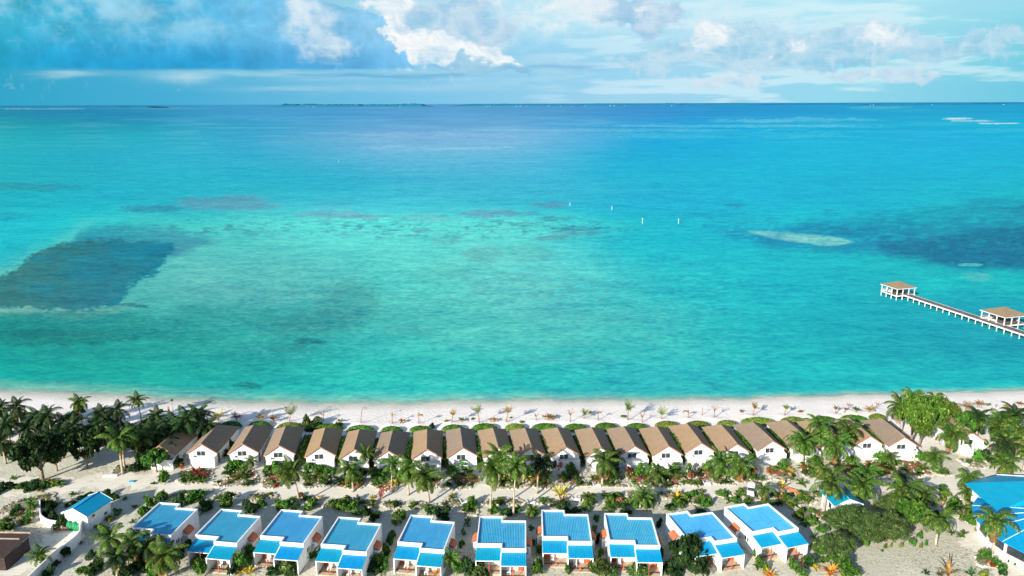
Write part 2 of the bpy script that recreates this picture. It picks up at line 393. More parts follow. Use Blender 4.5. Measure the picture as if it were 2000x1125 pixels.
# ------------------------------------------------------------------ sea surface
CX = [0, 250, 500, 750, 1000, 1250, 1500, 1750, 2000]  # water colours by column and row; the pale far centre includes painted sky reflection
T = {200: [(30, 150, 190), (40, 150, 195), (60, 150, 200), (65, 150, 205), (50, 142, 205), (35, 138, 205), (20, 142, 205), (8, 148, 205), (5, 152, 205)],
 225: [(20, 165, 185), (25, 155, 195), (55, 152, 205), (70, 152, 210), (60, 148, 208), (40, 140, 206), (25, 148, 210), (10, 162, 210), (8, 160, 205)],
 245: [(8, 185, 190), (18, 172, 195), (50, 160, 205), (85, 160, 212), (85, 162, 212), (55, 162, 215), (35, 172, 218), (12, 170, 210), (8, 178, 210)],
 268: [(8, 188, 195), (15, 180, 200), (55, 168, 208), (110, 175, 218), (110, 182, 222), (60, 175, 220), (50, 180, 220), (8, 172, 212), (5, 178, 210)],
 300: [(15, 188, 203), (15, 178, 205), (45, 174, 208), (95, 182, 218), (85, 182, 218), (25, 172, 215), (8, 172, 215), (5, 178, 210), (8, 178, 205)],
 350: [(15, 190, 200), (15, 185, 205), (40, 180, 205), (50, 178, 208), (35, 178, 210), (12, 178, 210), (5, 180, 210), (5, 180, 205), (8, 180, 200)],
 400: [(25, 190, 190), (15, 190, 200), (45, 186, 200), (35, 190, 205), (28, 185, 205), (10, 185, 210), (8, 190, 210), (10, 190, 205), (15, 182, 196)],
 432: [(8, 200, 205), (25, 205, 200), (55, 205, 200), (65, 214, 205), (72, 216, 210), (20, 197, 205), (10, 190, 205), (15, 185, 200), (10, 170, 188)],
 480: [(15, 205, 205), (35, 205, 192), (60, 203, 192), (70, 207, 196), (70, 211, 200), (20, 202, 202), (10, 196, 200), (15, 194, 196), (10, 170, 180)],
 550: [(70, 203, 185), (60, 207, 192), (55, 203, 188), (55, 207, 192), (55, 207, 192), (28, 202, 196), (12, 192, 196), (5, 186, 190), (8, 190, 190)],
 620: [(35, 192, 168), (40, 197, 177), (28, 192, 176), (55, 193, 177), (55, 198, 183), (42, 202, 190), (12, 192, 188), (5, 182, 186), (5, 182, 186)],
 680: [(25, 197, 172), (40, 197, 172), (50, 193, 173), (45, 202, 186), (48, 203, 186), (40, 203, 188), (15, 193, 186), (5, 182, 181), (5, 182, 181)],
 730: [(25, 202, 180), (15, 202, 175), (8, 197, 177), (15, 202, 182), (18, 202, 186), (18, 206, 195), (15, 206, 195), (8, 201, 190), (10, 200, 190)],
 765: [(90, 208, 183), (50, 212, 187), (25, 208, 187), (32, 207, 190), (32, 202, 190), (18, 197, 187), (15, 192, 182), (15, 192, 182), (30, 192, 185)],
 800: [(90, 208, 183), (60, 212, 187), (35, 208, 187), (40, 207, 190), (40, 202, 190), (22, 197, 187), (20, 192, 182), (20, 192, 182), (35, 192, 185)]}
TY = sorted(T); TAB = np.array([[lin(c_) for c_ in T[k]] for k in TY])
def table(px, py):
    xi = np.clip(np.interp(px, CX, range(9)), 0, 7.999); yi = np.clip(np.interp(py, TY, range(len(TY))), 0, len(TY)-1.001)
    i = xi.astype(int); j = yi.astype(int); u = (xi-i)[:, None]; w_ = (yi-j)[:, None]
    return (TAB[j, i]*(1-u)+TAB[j, i+1]*u)*(1-w_)+(TAB[j+1, i]*(1-u)+TAB[j+1, i+1]*u)*w_
def polysd(px, py, poly):
    poly = np.array(poly, float); n_ = len(poly); dd = np.full(px.shape, 1e9); ins = np.zeros(px.shape, bool)
    for i in range(n_):
        a = poly[i]; b_ = poly[(i+1) % n_]; e = b_-a; wx = px-a[0]; wy = py-a[1]
        t_ = np.clip((wx*e[0]+wy*e[1])/(e@e), 0, 1); dd = np.minimum(dd, np.hypot(wx-e[0]*t_, wy-e[1]*t_))
        cnd = ((a[1] <= py) & (b_[1] > py)) | ((b_[1] <= py) & (a[1] > py))
        with np.errstate(divide='ignore', invalid='ignore'):
            xx = a[0]+(py-a[1])/(b_[1]-a[1] if b_[1] != a[1] else 1)*e[0]
        ins ^= cnd & (px < xx)
    return np.where(ins, dd, -dd)
pxs = np.concatenate([np.linspace(-2600, -420, 24), np.arange(-400, 2401, 3.6), np.linspace(2420, 4600, 24)])
pys = np.concatenate([[202.6, 203, 203.5, 204, 205], np.arange(206, 300, 1.2), np.arange(300, 480, 1.3), np.arange(480, 806, 2.0)])
PX, PYo = np.meshgrid(pxs, pys)
# distance rows are rows of constant distance from the viewer's line, so the far edge is a true horizon
dist = np.array([P(1000, q, ZW)[1] for q in pys]); XX = np.zeros_like(PX); YY = np.zeros_like(PX)
tanx = (pxs-1000)/F
for j, yd in enumerate(dist):
    depth = yd*math.cos(PITCH)+(H-ZW)*math.sin(PITCH)
    XX[j] = tanx*depth; YY[j] = yd
x = XX.ravel(); y = YY.ravel(); z = np.full_like(x, ZW)
px, py = proj(x, y, z)
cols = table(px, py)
ln = lambda s, o, sd_: fbm(px*1.0, py*3.0, s, o, sd_)-.5      # patchiness, flattened like the real foreshortening
wx = px+ln(60, 4, 1)*30+ln(14, 3, 2)*16+ln(5, 2, 21)*7; wy = py+ln(60, 4, 5)*11+ln(14, 3, 7)*8+ln(5, 2, 23)*3.5
def paint(mask, c_):
    global cols
    cols = cols*(1-mask[:, None])+lin(c_)*mask[:, None]
def sm(d_, w_): return np.clip(d_/w_+.5, 0, 1)
# pale sand rim and dark seagrass bed on the left
rim = [(-450, 760), (-300, 640), (0, 530), (70, 485), (150, 445), (260, 410), (360, 440), (420, 480), (420, 560), (330, 620), (150, 640), (0, 625), (-300, 700)]
paint(sm(polysd(wx, wy, rim), 70)*.38, (100, 215, 192))
paint(sm(polysd(wx, wy, [(-400, 640), (-100, 560), (20, 520), (90, 480), (150, 445), (185, 430), (150, 470), (90, 505), (0, 555), (-200, 660)]), 22)*.4, (110, 222, 196))
paint(sm(polysd(wx, wy, [(-500, 700), (0, 585), (120, 592), (270, 600), (160, 622), (0, 612), (-400, 740)]), 16)*.35, (150, 215, 190))
paint(sm(polysd(wx, wy, [(120, 478), (165, 448), (240, 438), (330, 441), (420, 470), (350, 500), (200, 500)]), 12)*.8, (38, 152, 168))
bed = [(-600, 800), (-260, 660), (0, 543), (60, 503), (110, 474), (170, 468), (345, 476), (333, 500), (300, 532), (262, 556), (236, 580), (228, 598), (150, 607), (92, 603), (55, 597), (0, 600), (-300, 640)]
m_ = sm(polysd(wx, wy, bed)+ln(6, 3, 81)*15+ln(14, 3, 83)*10, 6)
gl = np.clip((px-40)/300, 0, 1)
cb = lin((82, 116, 116))*(1-gl[:, None])+lin((66, 126, 150))*gl[:, None]
cols = cols*(1-(m_*.93)[:, None])+cb*(m_*.93)[:, None]
paint(m_*np.clip(ln(80, 4, 11)*3, 0, 1)*.4, (40, 140, 165)); paint(m_*np.clip(ln(9, 4, 61)*4, 0, 1)*.35, (50, 140, 150)); paint(m_*np.clip(ln(16, 4, 63)*4, 0, 1)*.3, (70, 92, 105))
# deep blue channel on the right
paint(sm(polysd(wx, wy, [(1480, 470), (1560, 430), (1700, 425), (1850, 405), (2100, 380), (2700, 380), (2700, 560), (2050, 528), (1950, 522), (1860, 526), (1780, 505), (1700, 492), (1600, 485)]), 26)*.85*np.clip(1+ln(14, 4, 33)*1.8, .3, 1.2), (10, 140, 172))
paint(sm(polysd(wx, wy, [(1700, 480), (1760, 470), (1880, 455), (2000, 440), (2700, 420), (2700, 540), (2000, 522), (1880, 524), (1800, 508), (1740, 496)]), 12)*.92*np.clip(1+ln(12, 4, 35)*1.0, .4, 1.1), (4, 118, 150))
paint(sm(polysd(wx, wy, [(1380, 455), (1440, 445), (1560, 455), (1680, 470), (1760, 492), (1640, 496), (1540, 486), (1460, 470)]), 9)*.7*np.clip(.85+ln(9, 4, 37)*3.2, .05, 1.1), (40, 150, 180))
paint(sm(polysd(wx*.3+px*.7, wy*.3+py*.7, [(1462, 451), (1500, 451), (1560, 456), (1640, 464), (1668, 472), (1640, 478), (1600, 479), (1540, 471), (1490, 460)]), 5)*.92*np.clip(1+ln(10, 3, 39)*.8, .5, 1.05), (128, 216, 202))
EL_ = [(440, 398, 100, 15, (88, 160, 180), .75), (300, 408, 60, 8, (45, 150, 170), .8), (480, 384, 50, 5, (90, 165, 185), .6), (650, 418, 75, 8, (95, 165, 185), .7), (720, 423, 40, 5, (95, 155, 175), .7), (650, 400, 40, 3, (70, 160, 190), .5),
 (960, 418, 55, 7, (88, 160, 185), .8), (1020, 418, 40, 5, (70, 160, 185), .6), (1075, 400, 40, 5, (75, 155, 180), .8), (822, 450, 27, 4.5, (70, 150, 160), .9), (800, 460, 30, 3, (60, 165, 170), .8), (885, 463, 30, 3, (50, 165, 165), .8),
 (950, 442, 13, 2.4, (50, 160, 165), .9), (1028, 437, 28, 5, (60, 160, 170), .85), (1085, 427, 26, 5, (50, 160, 175), .85), (1120, 446, 48, 4, (50, 155, 170), .85), (1130, 455, 48, 6, (75, 155, 170), .8), (1080, 465, 32, 5, (75, 160, 170), .8),
 (840, 428, 60, 8, (95, 175, 185), .5), (875, 470, 26, 6, (80, 175, 175), .7), (500, 455, 55, 3, (60, 170, 178), .5), (690, 457, 42, 3.5, (70, 175, 175), .6), (740, 464, 9, 2, (40, 150, 160), .8), (640, 432, 35, 2.5, (60, 170, 180), .6),
 (945, 495, 38, 16, (75, 175, 168), .55), (1035, 495, 48, 18, (65, 180, 172), .45), (880, 530, 80, 20, (60, 185, 172), .35), (680, 590, 70, 42, (38, 155, 150), .5), (620, 630, 90, 26, (45, 160, 150), .45), (480, 580, 150, 20, (85, 205, 185), .3), (900, 600, 200, 24, (75, 200, 185), .25), (1000, 660, 170, 24, (85, 200, 185), .3), (1100, 700, 120, 14, (80, 195, 185), .3), (1300, 610, 120, 20, (60, 195, 185), .3), (1100, 620, 120, 22, (60, 180, 175), .3), (1000, 560, 90, 30, (70, 185, 175), .3), (570, 640, 80, 22, (55, 160, 150), .35),
 (610, 668, 34, 6, (20, 130, 128), .7), (575, 680, 50, 10, (40, 160, 148), .5), (800, 645, 60, 10, (60, 180, 165), .45), (270, 600, 28, 4, (20, 130, 140), .8), (240, 597, 32, 4, (25, 140, 145), .7), (478, 753, 24, 7, (18, 140, 130), .75),
 (60, 365, 110, 8, (55, 150, 165), .55), (0, 420, 60, 10, (30, 165, 180), .5), (150, 635, 200, 30, (15, 155, 145), .6), (100, 660, 160, 16, (15, 140, 132), .55), (250, 690, 200, 16, (20, 175, 160), .4), (430, 620, 120, 26, (40, 170, 155), .45), (520, 700, 160, 12, (20, 180, 165), .35), (350, 655, 90, 12, (25, 155, 145), .5), (220, 380, 120, 6, (20, 175, 195), .4), (400, 565, 80, 14, (80, 200, 185), .3),
 (1430, 400, 24, 4, (50, 150, 175), .7), (1460, 430, 70, 7, (60, 165, 190), .6), (1380, 420, 60, 5, (40, 160, 190), .5), (1615, 410, 14, 2.4, (40, 150, 180), .7), (1720, 418, 16, 3, (30, 140, 175), .7), (1600, 437, 24, 4, (30, 150, 180), .6),
 (1870, 415, 70, 8, (25, 160, 185), .5), (1950, 395, 60, 10, (15, 160, 185), .5), (1900, 517, 24, 3.4, (100, 205, 200), .8), (1912, 540, 34, 9, (112, 195, 188), .55), (1850, 560, 60, 18, (20, 205, 200), .4), (1960, 580, 120, 40, (5, 170, 180), .3),
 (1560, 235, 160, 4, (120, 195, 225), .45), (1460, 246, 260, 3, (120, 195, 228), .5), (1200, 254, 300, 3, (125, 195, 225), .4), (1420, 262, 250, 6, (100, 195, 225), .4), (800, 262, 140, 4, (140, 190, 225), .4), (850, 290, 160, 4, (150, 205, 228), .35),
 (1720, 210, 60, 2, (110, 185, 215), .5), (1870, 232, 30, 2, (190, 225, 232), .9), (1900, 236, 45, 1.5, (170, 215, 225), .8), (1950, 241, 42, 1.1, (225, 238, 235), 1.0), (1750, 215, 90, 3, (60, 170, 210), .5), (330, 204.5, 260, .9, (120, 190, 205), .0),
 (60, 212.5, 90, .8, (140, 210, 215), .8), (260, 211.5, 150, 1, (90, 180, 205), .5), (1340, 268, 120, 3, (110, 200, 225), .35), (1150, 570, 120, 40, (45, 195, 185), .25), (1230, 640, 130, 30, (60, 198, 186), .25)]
for (cx, cy, rx, ry, cc_, al_) in EL_:
    q = np.hypot((wx-cx)/rx, (wy*.7+py*.3-cy)/ry) if ry > 3 else np.hypot((px-cx+ln(30, 3, 3)*8)/rx, (py-cy+ln(40, 3, 8)*ry*.6)/ry)
    q = q+ln(7, 3, 55)*.55+ln(22, 2, 56)*.35
    paint(np.clip((1.12-q)/.3, 0, 1)*al_*np.clip(.95+ln(6, 3, 57)*1.3, .3, 1.1), cc_)
dp = np.clip((px-1450)/250, 0, 1)*np.clip(1-np.abs(py-470)/70, 0, 1)
paint(dp*np.clip(ln(10, 4, 71)*4.5, 0, 1)*.35, (15, 165, 190)); paint(dp*np.clip(ln(24, 4, 73)*4, 0, 1)*.35, (8, 122, 158))
paint(np.exp(-(((px-1560)/330)**2+((py-424)/16)**2))*.5*np.clip(1+ln(20, 4, 41)*2, .2, 1.2), (15, 203, 206))
paint(np.exp(-(((px-800)/480)**2+((py-447)/20)**2))*.45*np.clip(1+ln(20, 4, 43)*1.6, .2, 1.2), (80, 220, 205))
# small scattered coral heads and sand mottling across the shallow flat
hd = fbm(px, py*4.2, 16, 3, 31)
zone_ = np.clip(1-np.abs(py-445)/34, 0, 1)*np.clip((px-250)/120, 0, 1)*np.clip((1300-px)/120, 0, 1)
paint(np.clip((hd-.62)/.04, 0, 1)*zone_*.75, (40, 150, 162))
hd3 = fbm(px, py*4.5, 8, 2, 131); paint(np.clip((hd3-.68)/.05, 0, 1)*zone_*.6, (45, 150, 160))
rp = fbm(px*.8, py*2.6, 7, 3, 141)-.5; rpz = np.clip((py-470)/80, 0, 1)*np.clip((px-200)/300, 0, 1)*np.clip((1700-px)/300, 0, 1)
paint(np.clip(rp*5-.2, 0, 1)*rpz*.30, (30, 150, 152)); paint(np.clip(-rp*5-.2, 0, 1)*rpz*.28, (100, 212, 200))
paint(np.clip((hd-.62)/.06, 0, 1)*np.clip(1-np.abs(py-440)/50, 0, 1)*np.clip((px-1280)/80, 0, 1)*.5, (30, 150, 180))
hd2 = fbm(px, py*3.2, 11, 4, 77); z2 = np.clip(1-np.abs(py-560)/100, 0, 1)*np.clip((px-420)/200, 0, 1)*np.clip((1350-px)/250, 0, 1)
paint(np.clip((hd2-.56)/.1, 0, 1)*z2*.38, (50, 160, 155))
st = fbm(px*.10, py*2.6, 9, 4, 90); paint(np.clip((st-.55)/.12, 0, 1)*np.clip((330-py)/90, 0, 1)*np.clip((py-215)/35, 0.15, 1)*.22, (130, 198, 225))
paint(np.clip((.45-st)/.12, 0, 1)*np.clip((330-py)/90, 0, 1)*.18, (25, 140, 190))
# shallows along the beach
ds = y-shore(x)
shw = np.interp(px, [-300, 700, 1100, 1500, 2300], [11, 10, 8, 5, 4.5]); sh = np.clip(1-ds/shw, 0, 1); paint(sh**.9*.85, (150, 208, 178))
paint(np.clip(1-ds/(shw*.45), 0, 1)*.8, (205, 212, 192))
fo = np.exp(-((ds-.75-.35*np.sin(x*.23)-.25*np.sin(x*.71+2))/.28)**2)*np.clip(fbm(x, y*0+3, 6, 3, 171)*2.6-.7, 0, 1); paint(fo*.75, (245, 246, 240))
alpha = np.maximum(np.clip((ds+.2)/(shw*.5), 0, 1), fo*.7)
ILL = 1.16
nearf = np.clip((py-420)/200, 0, 1)[:, None]; cols = cols*(1-nearf+nearf*np.array([1.0, .975, 1.09]))
cols = np.clip((cols*np.array([.93, .89, .91])-np.array([.012, .016, .02]))/np.array([1.10, 1.11, 1.16]), 0.0, .92)
# water tone place by place: seabed colour plus painted sky reflection, smooth between points
TONE_PTS = [(100, 233, 15, 148, 178, 16, 171, 200), (100, 333, 12, 173, 190, 20, 189, 210), (600, 228, 70, 163, 208, 65, 158, 217), (600, 343, 35, 178, 205, 49, 183, 216), (1000, 223, 92, 168, 212, 65, 154, 219), (1000, 275, 122, 186, 223, 107, 185, 230),
 (1000, 348, 66, 184, 214, 43, 182, 219), (1500, 225, 32, 165, 215, 42, 159, 223), (1500, 300, 0, 187, 219, 43, 180, 225), (1900, 303, 0, 183, 217, 40, 184, 216), (100, 703, 0, 146, 146, 17, 201, 190), (500, 553, 88, 188, 188, 54, 202, 199), (700, 448, 86, 206, 206, 61, 196, 197),
 (700, 733, 22, 198, 188, 28, 210, 202), (1000, 550, 98, 198, 198, 60, 193, 193), (1200, 683, 55, 190, 190, 43, 202, 202), (1500, 563, 5, 185, 200, 34, 193, 207), (1700, 650, 0, 173, 186, 32, 185, 199), (230, 659, 10, 146, 144, 19, 173, 169), (50, 749, 30, 190, 172, 60, 206, 192),
 (330, 729, 0, 177, 166, 18, 202, 191), (530, 659, 38, 168, 165, 52, 199, 192), (50, 459, 0, 192, 205, 18, 211, 216), (1330, 449, 2, 192, 211, 39, 209, 217), (1830, 729, 0, 183, 192, 30, 203, 206), (90, 409, 0, 190, 205, 17, 200, 205), (380, 309, 38, 180, 207, 32, 182, 216), (1330, 269, 20, 176, 221, 87, 190, 233),
 (1630, 389, 0, 184, 212, 39, 194, 217), (1030, 749, 28, 188, 187, 36, 201, 204), (880, 629, 68, 190, 186, 49, 187, 190), (1900, 483, 5, 134, 162, 33, 131, 167), (1170, 270, 88, 183, 223, 92, 186, 231), (1250, 310, 45, 182, 218, 62, 182, 226), (1180, 230, 68, 166, 214, 58, 156, 219)]
gy = lambda q: np.interp(q, [203, 240, 300, 400, 560, 800], [0, 1.0, 1.9, 2.9, 4.0, 5.2])
wsum = 0; rsum = 0; dsum = 0
for (a, b_, r1, g1_, b1, r2, g2_, b2) in TONE_PTS:
    t1 = lin((r1, g1_, b1)); t2 = lin((r2, g2_, b2)); ww_ = 1/(((px-a)/300)**2+((gy(py)-gy(b_))/.75)**2+.28)**2
    ratio = np.array([1, t1[1]/t2[1], t1[2]/t2[2]]); dr = (t1[0]-max(t2[0]-.010, 0))/1.1
    wsum = wsum+ww_; rsum = rsum+ww_[:, None]*ratio; dsum = dsum+ww_*dr
base_c = cols.copy(); near_shore = np.clip(ds/9, 0, 1)[:, None]
cols = cols*(1+(rsum/wsum[:, None]-1)*near_shore); rn = cols[:, 0]+dsum/wsum*near_shore[:, 0]; cols[:, 0] = .5*(rn+np.sqrt(rn*rn+.0006))
bedk = (lin((60, 134, 141))/lin((78, 129, 140)))*(1-gl[:, None])+(lin((38, 128, 150))/lin((64, 129, 154)))*gl[:, None]
cols = cols*(1-m_[:, None])+base_c*bedk*m_[:, None]
ny, nx = PX.shape; i = np.arange((ny-1)*(nx-1)); a = (i//(nx-1))*nx+i % (nx-1)
f = np.stack([a, a+nx, a+1+nx, a+1], -1)[:, ::-1]
me = bpy.data.meshes.new('sea'); vv_ = np.stack([x, y, z], -1); me.vertices.add(len(vv_)); me.vertices.foreach_set('co', vv_.ravel())
me.loops.add(f.size); me.loops.foreach_set('vertex_index', f.ravel()); me.polygons.add(len(f)); me.polygons.foreach_set('loop_start', np.arange(len(f))*4)
me.update(calc_edges=True); me.materials.append(MATS['sea'])
if me.polygons[0].normal.z < 0: me.flip_normals()
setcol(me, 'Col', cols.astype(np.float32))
for nm, arr in (('depth', np.clip(np.log(y/150)/np.log(200), 0, 1)), ('alpha', alpha)):
    a_ = me.attributes.new(nm, 'FLOAT', 'POINT'); a_.data.foreach_set('value', arr.astype(np.float32))
o = bpy.data.objects.new('sea', me); col.objects.link(o); o['kind'] = 'structure'; o['label'] = 'turquoise lagoon with reef patches'

# ------------------------------------------------------------------ sky backdrop with its clouds, 100 km out
def sst(x, lo, hi):
    t_ = np.clip((x-lo)/(hi-lo), 0, 1); return t_*t_*(3-2*t_)
def billow(x, y, s_, o_, seed):
    r_ = 0; a = 1; tt = 0
    for i in range(o_):
        r_ = r_+a*(1-np.abs(2*vnoise(x/s_, y/s_, seed+i*13)-1)); tt += a; a *= .55; s_ *= .48
    return r_/tt
us = np.concatenate([np.linspace(-900, -40, 40), np.arange(-30, 2031, 1.6), np.linspace(2040, 2900, 40)])
vs_ = np.concatenate([np.arange(262, 214, -6.0), np.arange(212, -12, -1.25), np.linspace(-16, -260, 40)])
U, V = np.meshgrid(us, vs_)
AZ = np.arctan((U-1000)/F/math.cos(PITCH)); ELV = np.arctan((562.5-V)/F)-PITCH
# V, U are just angles written as rows and columns of the sky
c0 = lambda *q: lin(q)/KE
def lerp(a, b_, f_): return a*(1-f_[..., None])+b_*f_[..., None]
def grad(stops, x):
    xs_ = [q[0] for q in stops]; cc_ = np.array([c0(*q[1]) for q in stops]); return np.stack([np.interp(x, xs_, cc_[:, k]) for k in range(3)], -1)
wU = U+(fbm(U, V*1.2, 70, 5, 201)-.5)*90; wV = V+(fbm(U, V*1.2, 50, 5, 207)-.5)*46
n1 = fbm(U, V*1.25, 48, 7, 211); n2_ = fbm(U, V*1.6, 130, 5, 221); st_ = fbm(U*.22, V*1.6, 26, 6, 231); bl = billow(U+(n1-.5)*30, V*1.15+(n1-.5)*20, 40, 6, 241)
bl2 = billow(U+(n1-.5)*14, V*1.15, 17, 5, 251)
low = grad([(0, (45, 165, 200)), (400, (75, 175, 215)), (800, (120, 195, 232)), (1200, (160, 213, 238)), (1600, (150, 217, 238)), (2000, (105, 200, 225))], U)
midc = grad([(0, (30, 160, 195)), (500, (90, 185, 220)), (900, (140, 205, 238)), (1300, (160, 216, 242)), (1700, (150, 220, 236)), (2000, (110, 205, 225))], U)
top = grad([(0, (60, 175, 200)), (700, (150, 210, 232)), (1000, (180, 228, 245)), (1400, (196, 238, 249)), (1800, (170, 226, 242)), (2000, (150, 220, 238))], U)
SK = lerp(low, midc, sst(V, 190, 120)); SK = lerp(SK, top, sst(V, 120, 10))
def lay(m_, c_):
    global SK
    SK = lerp(SK, c_ if isinstance(c_, np.ndarray) and c_.ndim == 3 else c0(*c_), m_)
lay(sst(st_, .48, .68)*sst(U, 850, 1300)*.55, (222, 246, 252))
lay(sst(st_, .50, .36)*sst(U, 900, 1300)*sst(V, 170, 110)*.25, (150, 212, 236))
def dens(bl_, k=.8, k2=.35, nn_=None):
    d_ = 0
    for (px_, py_, rx_, ry_, g_) in bl_:
        d_ = d_+g_*np.exp(-(((wU-px_)/rx_)**2+((wV-py_)/ry_)**2))
    return d_+(bl-.62)*k+(bl2-.62)*k2+(n1-.5)*.5
def shadef(d_, s_=7):
    # light from the upper left of the sky picture, on the billows only
    g1, g2 = np.gradient(d_+.0*d_, axis=0), np.gradient(d_, axis=1)
    return np.clip(.5+s_*(-g1*.6-g2*.35), 0, 1)
def cloud(bl_, lo, hi_, dark, light, amt=1, k=.8, k2=.35, s_=6, w_=.5):
    d_ = dens(bl_, k, k2); sh_ = shadef(d_, s_)*w_+(1-w_)*sst(bl*.6+n1*.5, .45, .85)
    c_ = lerp(c0(*dark)*np.ones(U.shape+(3,)), c0(*light)*np.ones(U.shape+(3,)), sh_)
    lay(sst(d_, lo, hi_)*amt, c_)
# right-hand field
cloud([(1150, 40, 110, 50, .7), (1330, 20, 120, 40, .6), (1500, 60, 180, 40, .6), (1420, 110, 240, 50, .6), (1000, 40, 90, 60, .5)], .25, 1.1, (185, 225, 243), (226, 243, 250), .8, .7, .25)
cloud([(1180, 10, 110, 28, 1), (1255, 48, 66, 32, 1), (1190, 34, 46, 18, .6)], .44, .78, (128, 188, 225), (214, 229, 241), .85, .7, .4, 6, .45)
cloud([(1375, 92, 105, 46, .98), (1480, 112, 100, 34, .9), (1560, 115, 80, 24, .8), (1240, 118, 60, 26, .7), (1680, 100, 80, 36, .85), (1600, 90, 60, 28, .6), (1860, 105, 120, 32, .7), (1800, 122, 110, 18, .5)], .40, .72, (134, 198, 228), (206, 230, 243), .86, .7, .4, 6, .45)
cloud([(1365, 86, 48, 34, 1.0), (1340, 70, 34, 20, .6), (1225, 30, 30, 18, .8), (1505, 98, 26, 14, .7), (1665, 86, 56, 30, .8), (1460, 120, 30, 14, .5)], .42, 1.05, (206, 230, 243), (253, 253, 252), .85, .7, .5, 10, .6)
cloud([(1110, 30, 60, 34, .8), (1140, 10, 50, 22, .6), (1060, 10, 60, 30, .5)], .35, 1.1, (215, 236, 246), (248, 250, 250), .75, .6, .2)
cloud([(1355, 158, 52, 12, 1), (1430, 161, 46, 10, .9), (1610, 148, 56, 12, 1), (1700, 152, 58, 11, .95), (1760, 160, 46, 7, .6)], .35, .85, (178, 212, 235), (224, 236, 244), .8, .5, .4)
cloud([(1100, 140, 70, 14, .7), (1050, 125, 70, 16, .6)], .25, 1.0, (150, 205, 235), (180, 220, 240), .7)
# the bright cumulus behind the dark bank
cloud([(850, 60, 120, 80, 1.0), (930, 60, 90, 60, .8)], .2, 1.0, (175, 215, 238), (222, 238, 247), .9, .5, .2)
cloud([(835, 92, 66, 42, 1.05), (890, 102, 52, 32, .95), (788, 50, 26, 60, .85), (780, 5, 50, 22, .8), (940, 104, 34, 16, .8), (975, 118, 30, 10, .9), (1012, 130, 24, 6, .7), (960, 14, 50, 26, .5)], .40, .86, (196, 225, 242), (255, 254, 252), 1.0, .7, .5, 9, .5)
cloud([(880, 22, 84, 30, 1.1), (925, 52, 60, 32, 1.0), (850, 45, 56, 18, .6), (966, 74, 26, 20, .6)], .44, .78, (136, 195, 228), (206, 226, 241), .85, .75, .4, 6, .45)
cloud([(935, 108, 26, 12, .85), (925, 128, 66, 9, 1.1), (1000, 139, 76, 8, .9), (880, 135, 56, 6, .8)], .42, .75, (120, 184, 223), (160, 210, 236), .85, .5, .4)
# the dark bank with its flat base
edge = np.interp(V, [-260, 0, 15, 30, 60, 80, 95, 110, 125, 136, 150], [600, 640, 700, 760, 765, 770, 792, 795, 808, 835, 850])
re_ = sst(edge-U+(bl-.62)*40+(bl2-.62)*26+(n1-.5)*30, -2, 5)
bs_ = sst(V+(st_-.5)*7+(n1-.5)*3-np.interp(U, [0, 300, 500, 830, 2000], [142, 140, 136, 134, 134]), 3, -3)*sst(U, -120, 160)
bs_ = np.maximum(bs_, sst(V, 150, 60)*sst(U, 400, 0))
bk = grad([(0, (50, 172, 200)), (200, (66, 175, 210)), (400, (75, 175, 215)), (600, (110, 182, 222)), (800, (135, 195, 230))], U)
bkb = grad([(0, (38, 164, 196)), (200, (40, 158, 206)), (450, (48, 160, 214)), (650, (80, 165, 218)), (830, (110, 182, 224))], U)
bk = lerp(bk, bkb, sst(V, 60, 128))
bk = lerp(bk, c0(165, 208, 226)*np.ones(U.shape+(3,)), sst(n2_*.6+n1*.5+st_*.1, .56, .78)*sst(V, 110, 40)*.65)
bk = bk*(1.05+(bl-.62)*.35+(n1-.5)*.45)[..., None]
bk = lerp(bk, c0(150, 205, 228)*np.ones(U.shape+(3,)), sst(bl2*.5+n2_*.5+(bl-.6)*.3, .56, .78)*sst(V, 128, 70)*.3)
lay(re_*bs_*.96, bk)
cloud([(650, 70, 62, 50, 1.0), (705, 95, 44, 34, .6), (612, 18, 30, 22, .8), (690, 25, 70, 26, .5)], .30, 1.25, (170, 210, 234), (238, 245, 248), .85, .6, .35)
cloud([(330, 42, 60, 14, .7), (440, 62, 30, 20, .5), (250, 12, 70, 12, .5)], .45, 1.0, (110, 185, 214), (165, 208, 222), .6, .7, .4)
for (a, b_, rx_, ry_, g_) in [(395, 155, 60, 10, .75), (200, 150, 60, 6, .6), (560, 145, 190, 6, .6), (900, 140, 120, 7, .5), (590, 175, 110, 5, .45), (850, 172, 160, 6, .45), (700, 158, 120, 5, .35)]:
    q_ = np.exp(-(((wU-a)/rx_)**2+((V+(st_-.5)*20-b_)/ry_)**2)); lay(np.clip(q_*g_*(.6+n1), 0, 1), (172, 215, 232))
for (a, b_, rx_, ry_, g_) in [(760, 150, 90, 3.2, .7), (860, 146, 60, 3, .6), (640, 146, 60, 2.5, .5), (1080, 134, 90, 4, .5)]:
    q_ = np.exp(-(((wU-a)/rx_)**2+((V+(st_-.5)*14-b_)/ry_)**2)); lay(np.clip(q_*g_*(.6+n1), 0, 1), (100, 172, 218))
RD = 100000.0; rr_ = RD/np.cos(ELV)
vv_ = np.stack([rr_*np.cos(ELV)*np.sin(AZ), rr_*np.cos(ELV)*np.cos(AZ), H+rr_*np.sin(ELV)], -1).reshape(-1, 3)
ny, nx = U.shape; i = np.arange((ny-1)*(nx-1)); a = (i//(nx-1))*nx+i % (nx-1); f = np.stack([a, a+1, a+1+nx, a+nx], -1)
me = bpy.data.meshes.new('sky'); me.vertices.add(len(vv_)); me.vertices.foreach_set('co', vv_.ravel()); me.loops.add(f.size); me.loops.foreach_set('vertex_index', f.ravel())
me.polygons.add(len(f)); me.polygons.foreach_set('loop_start', np.arange(len(f))*4); me.update(calc_edges=True)
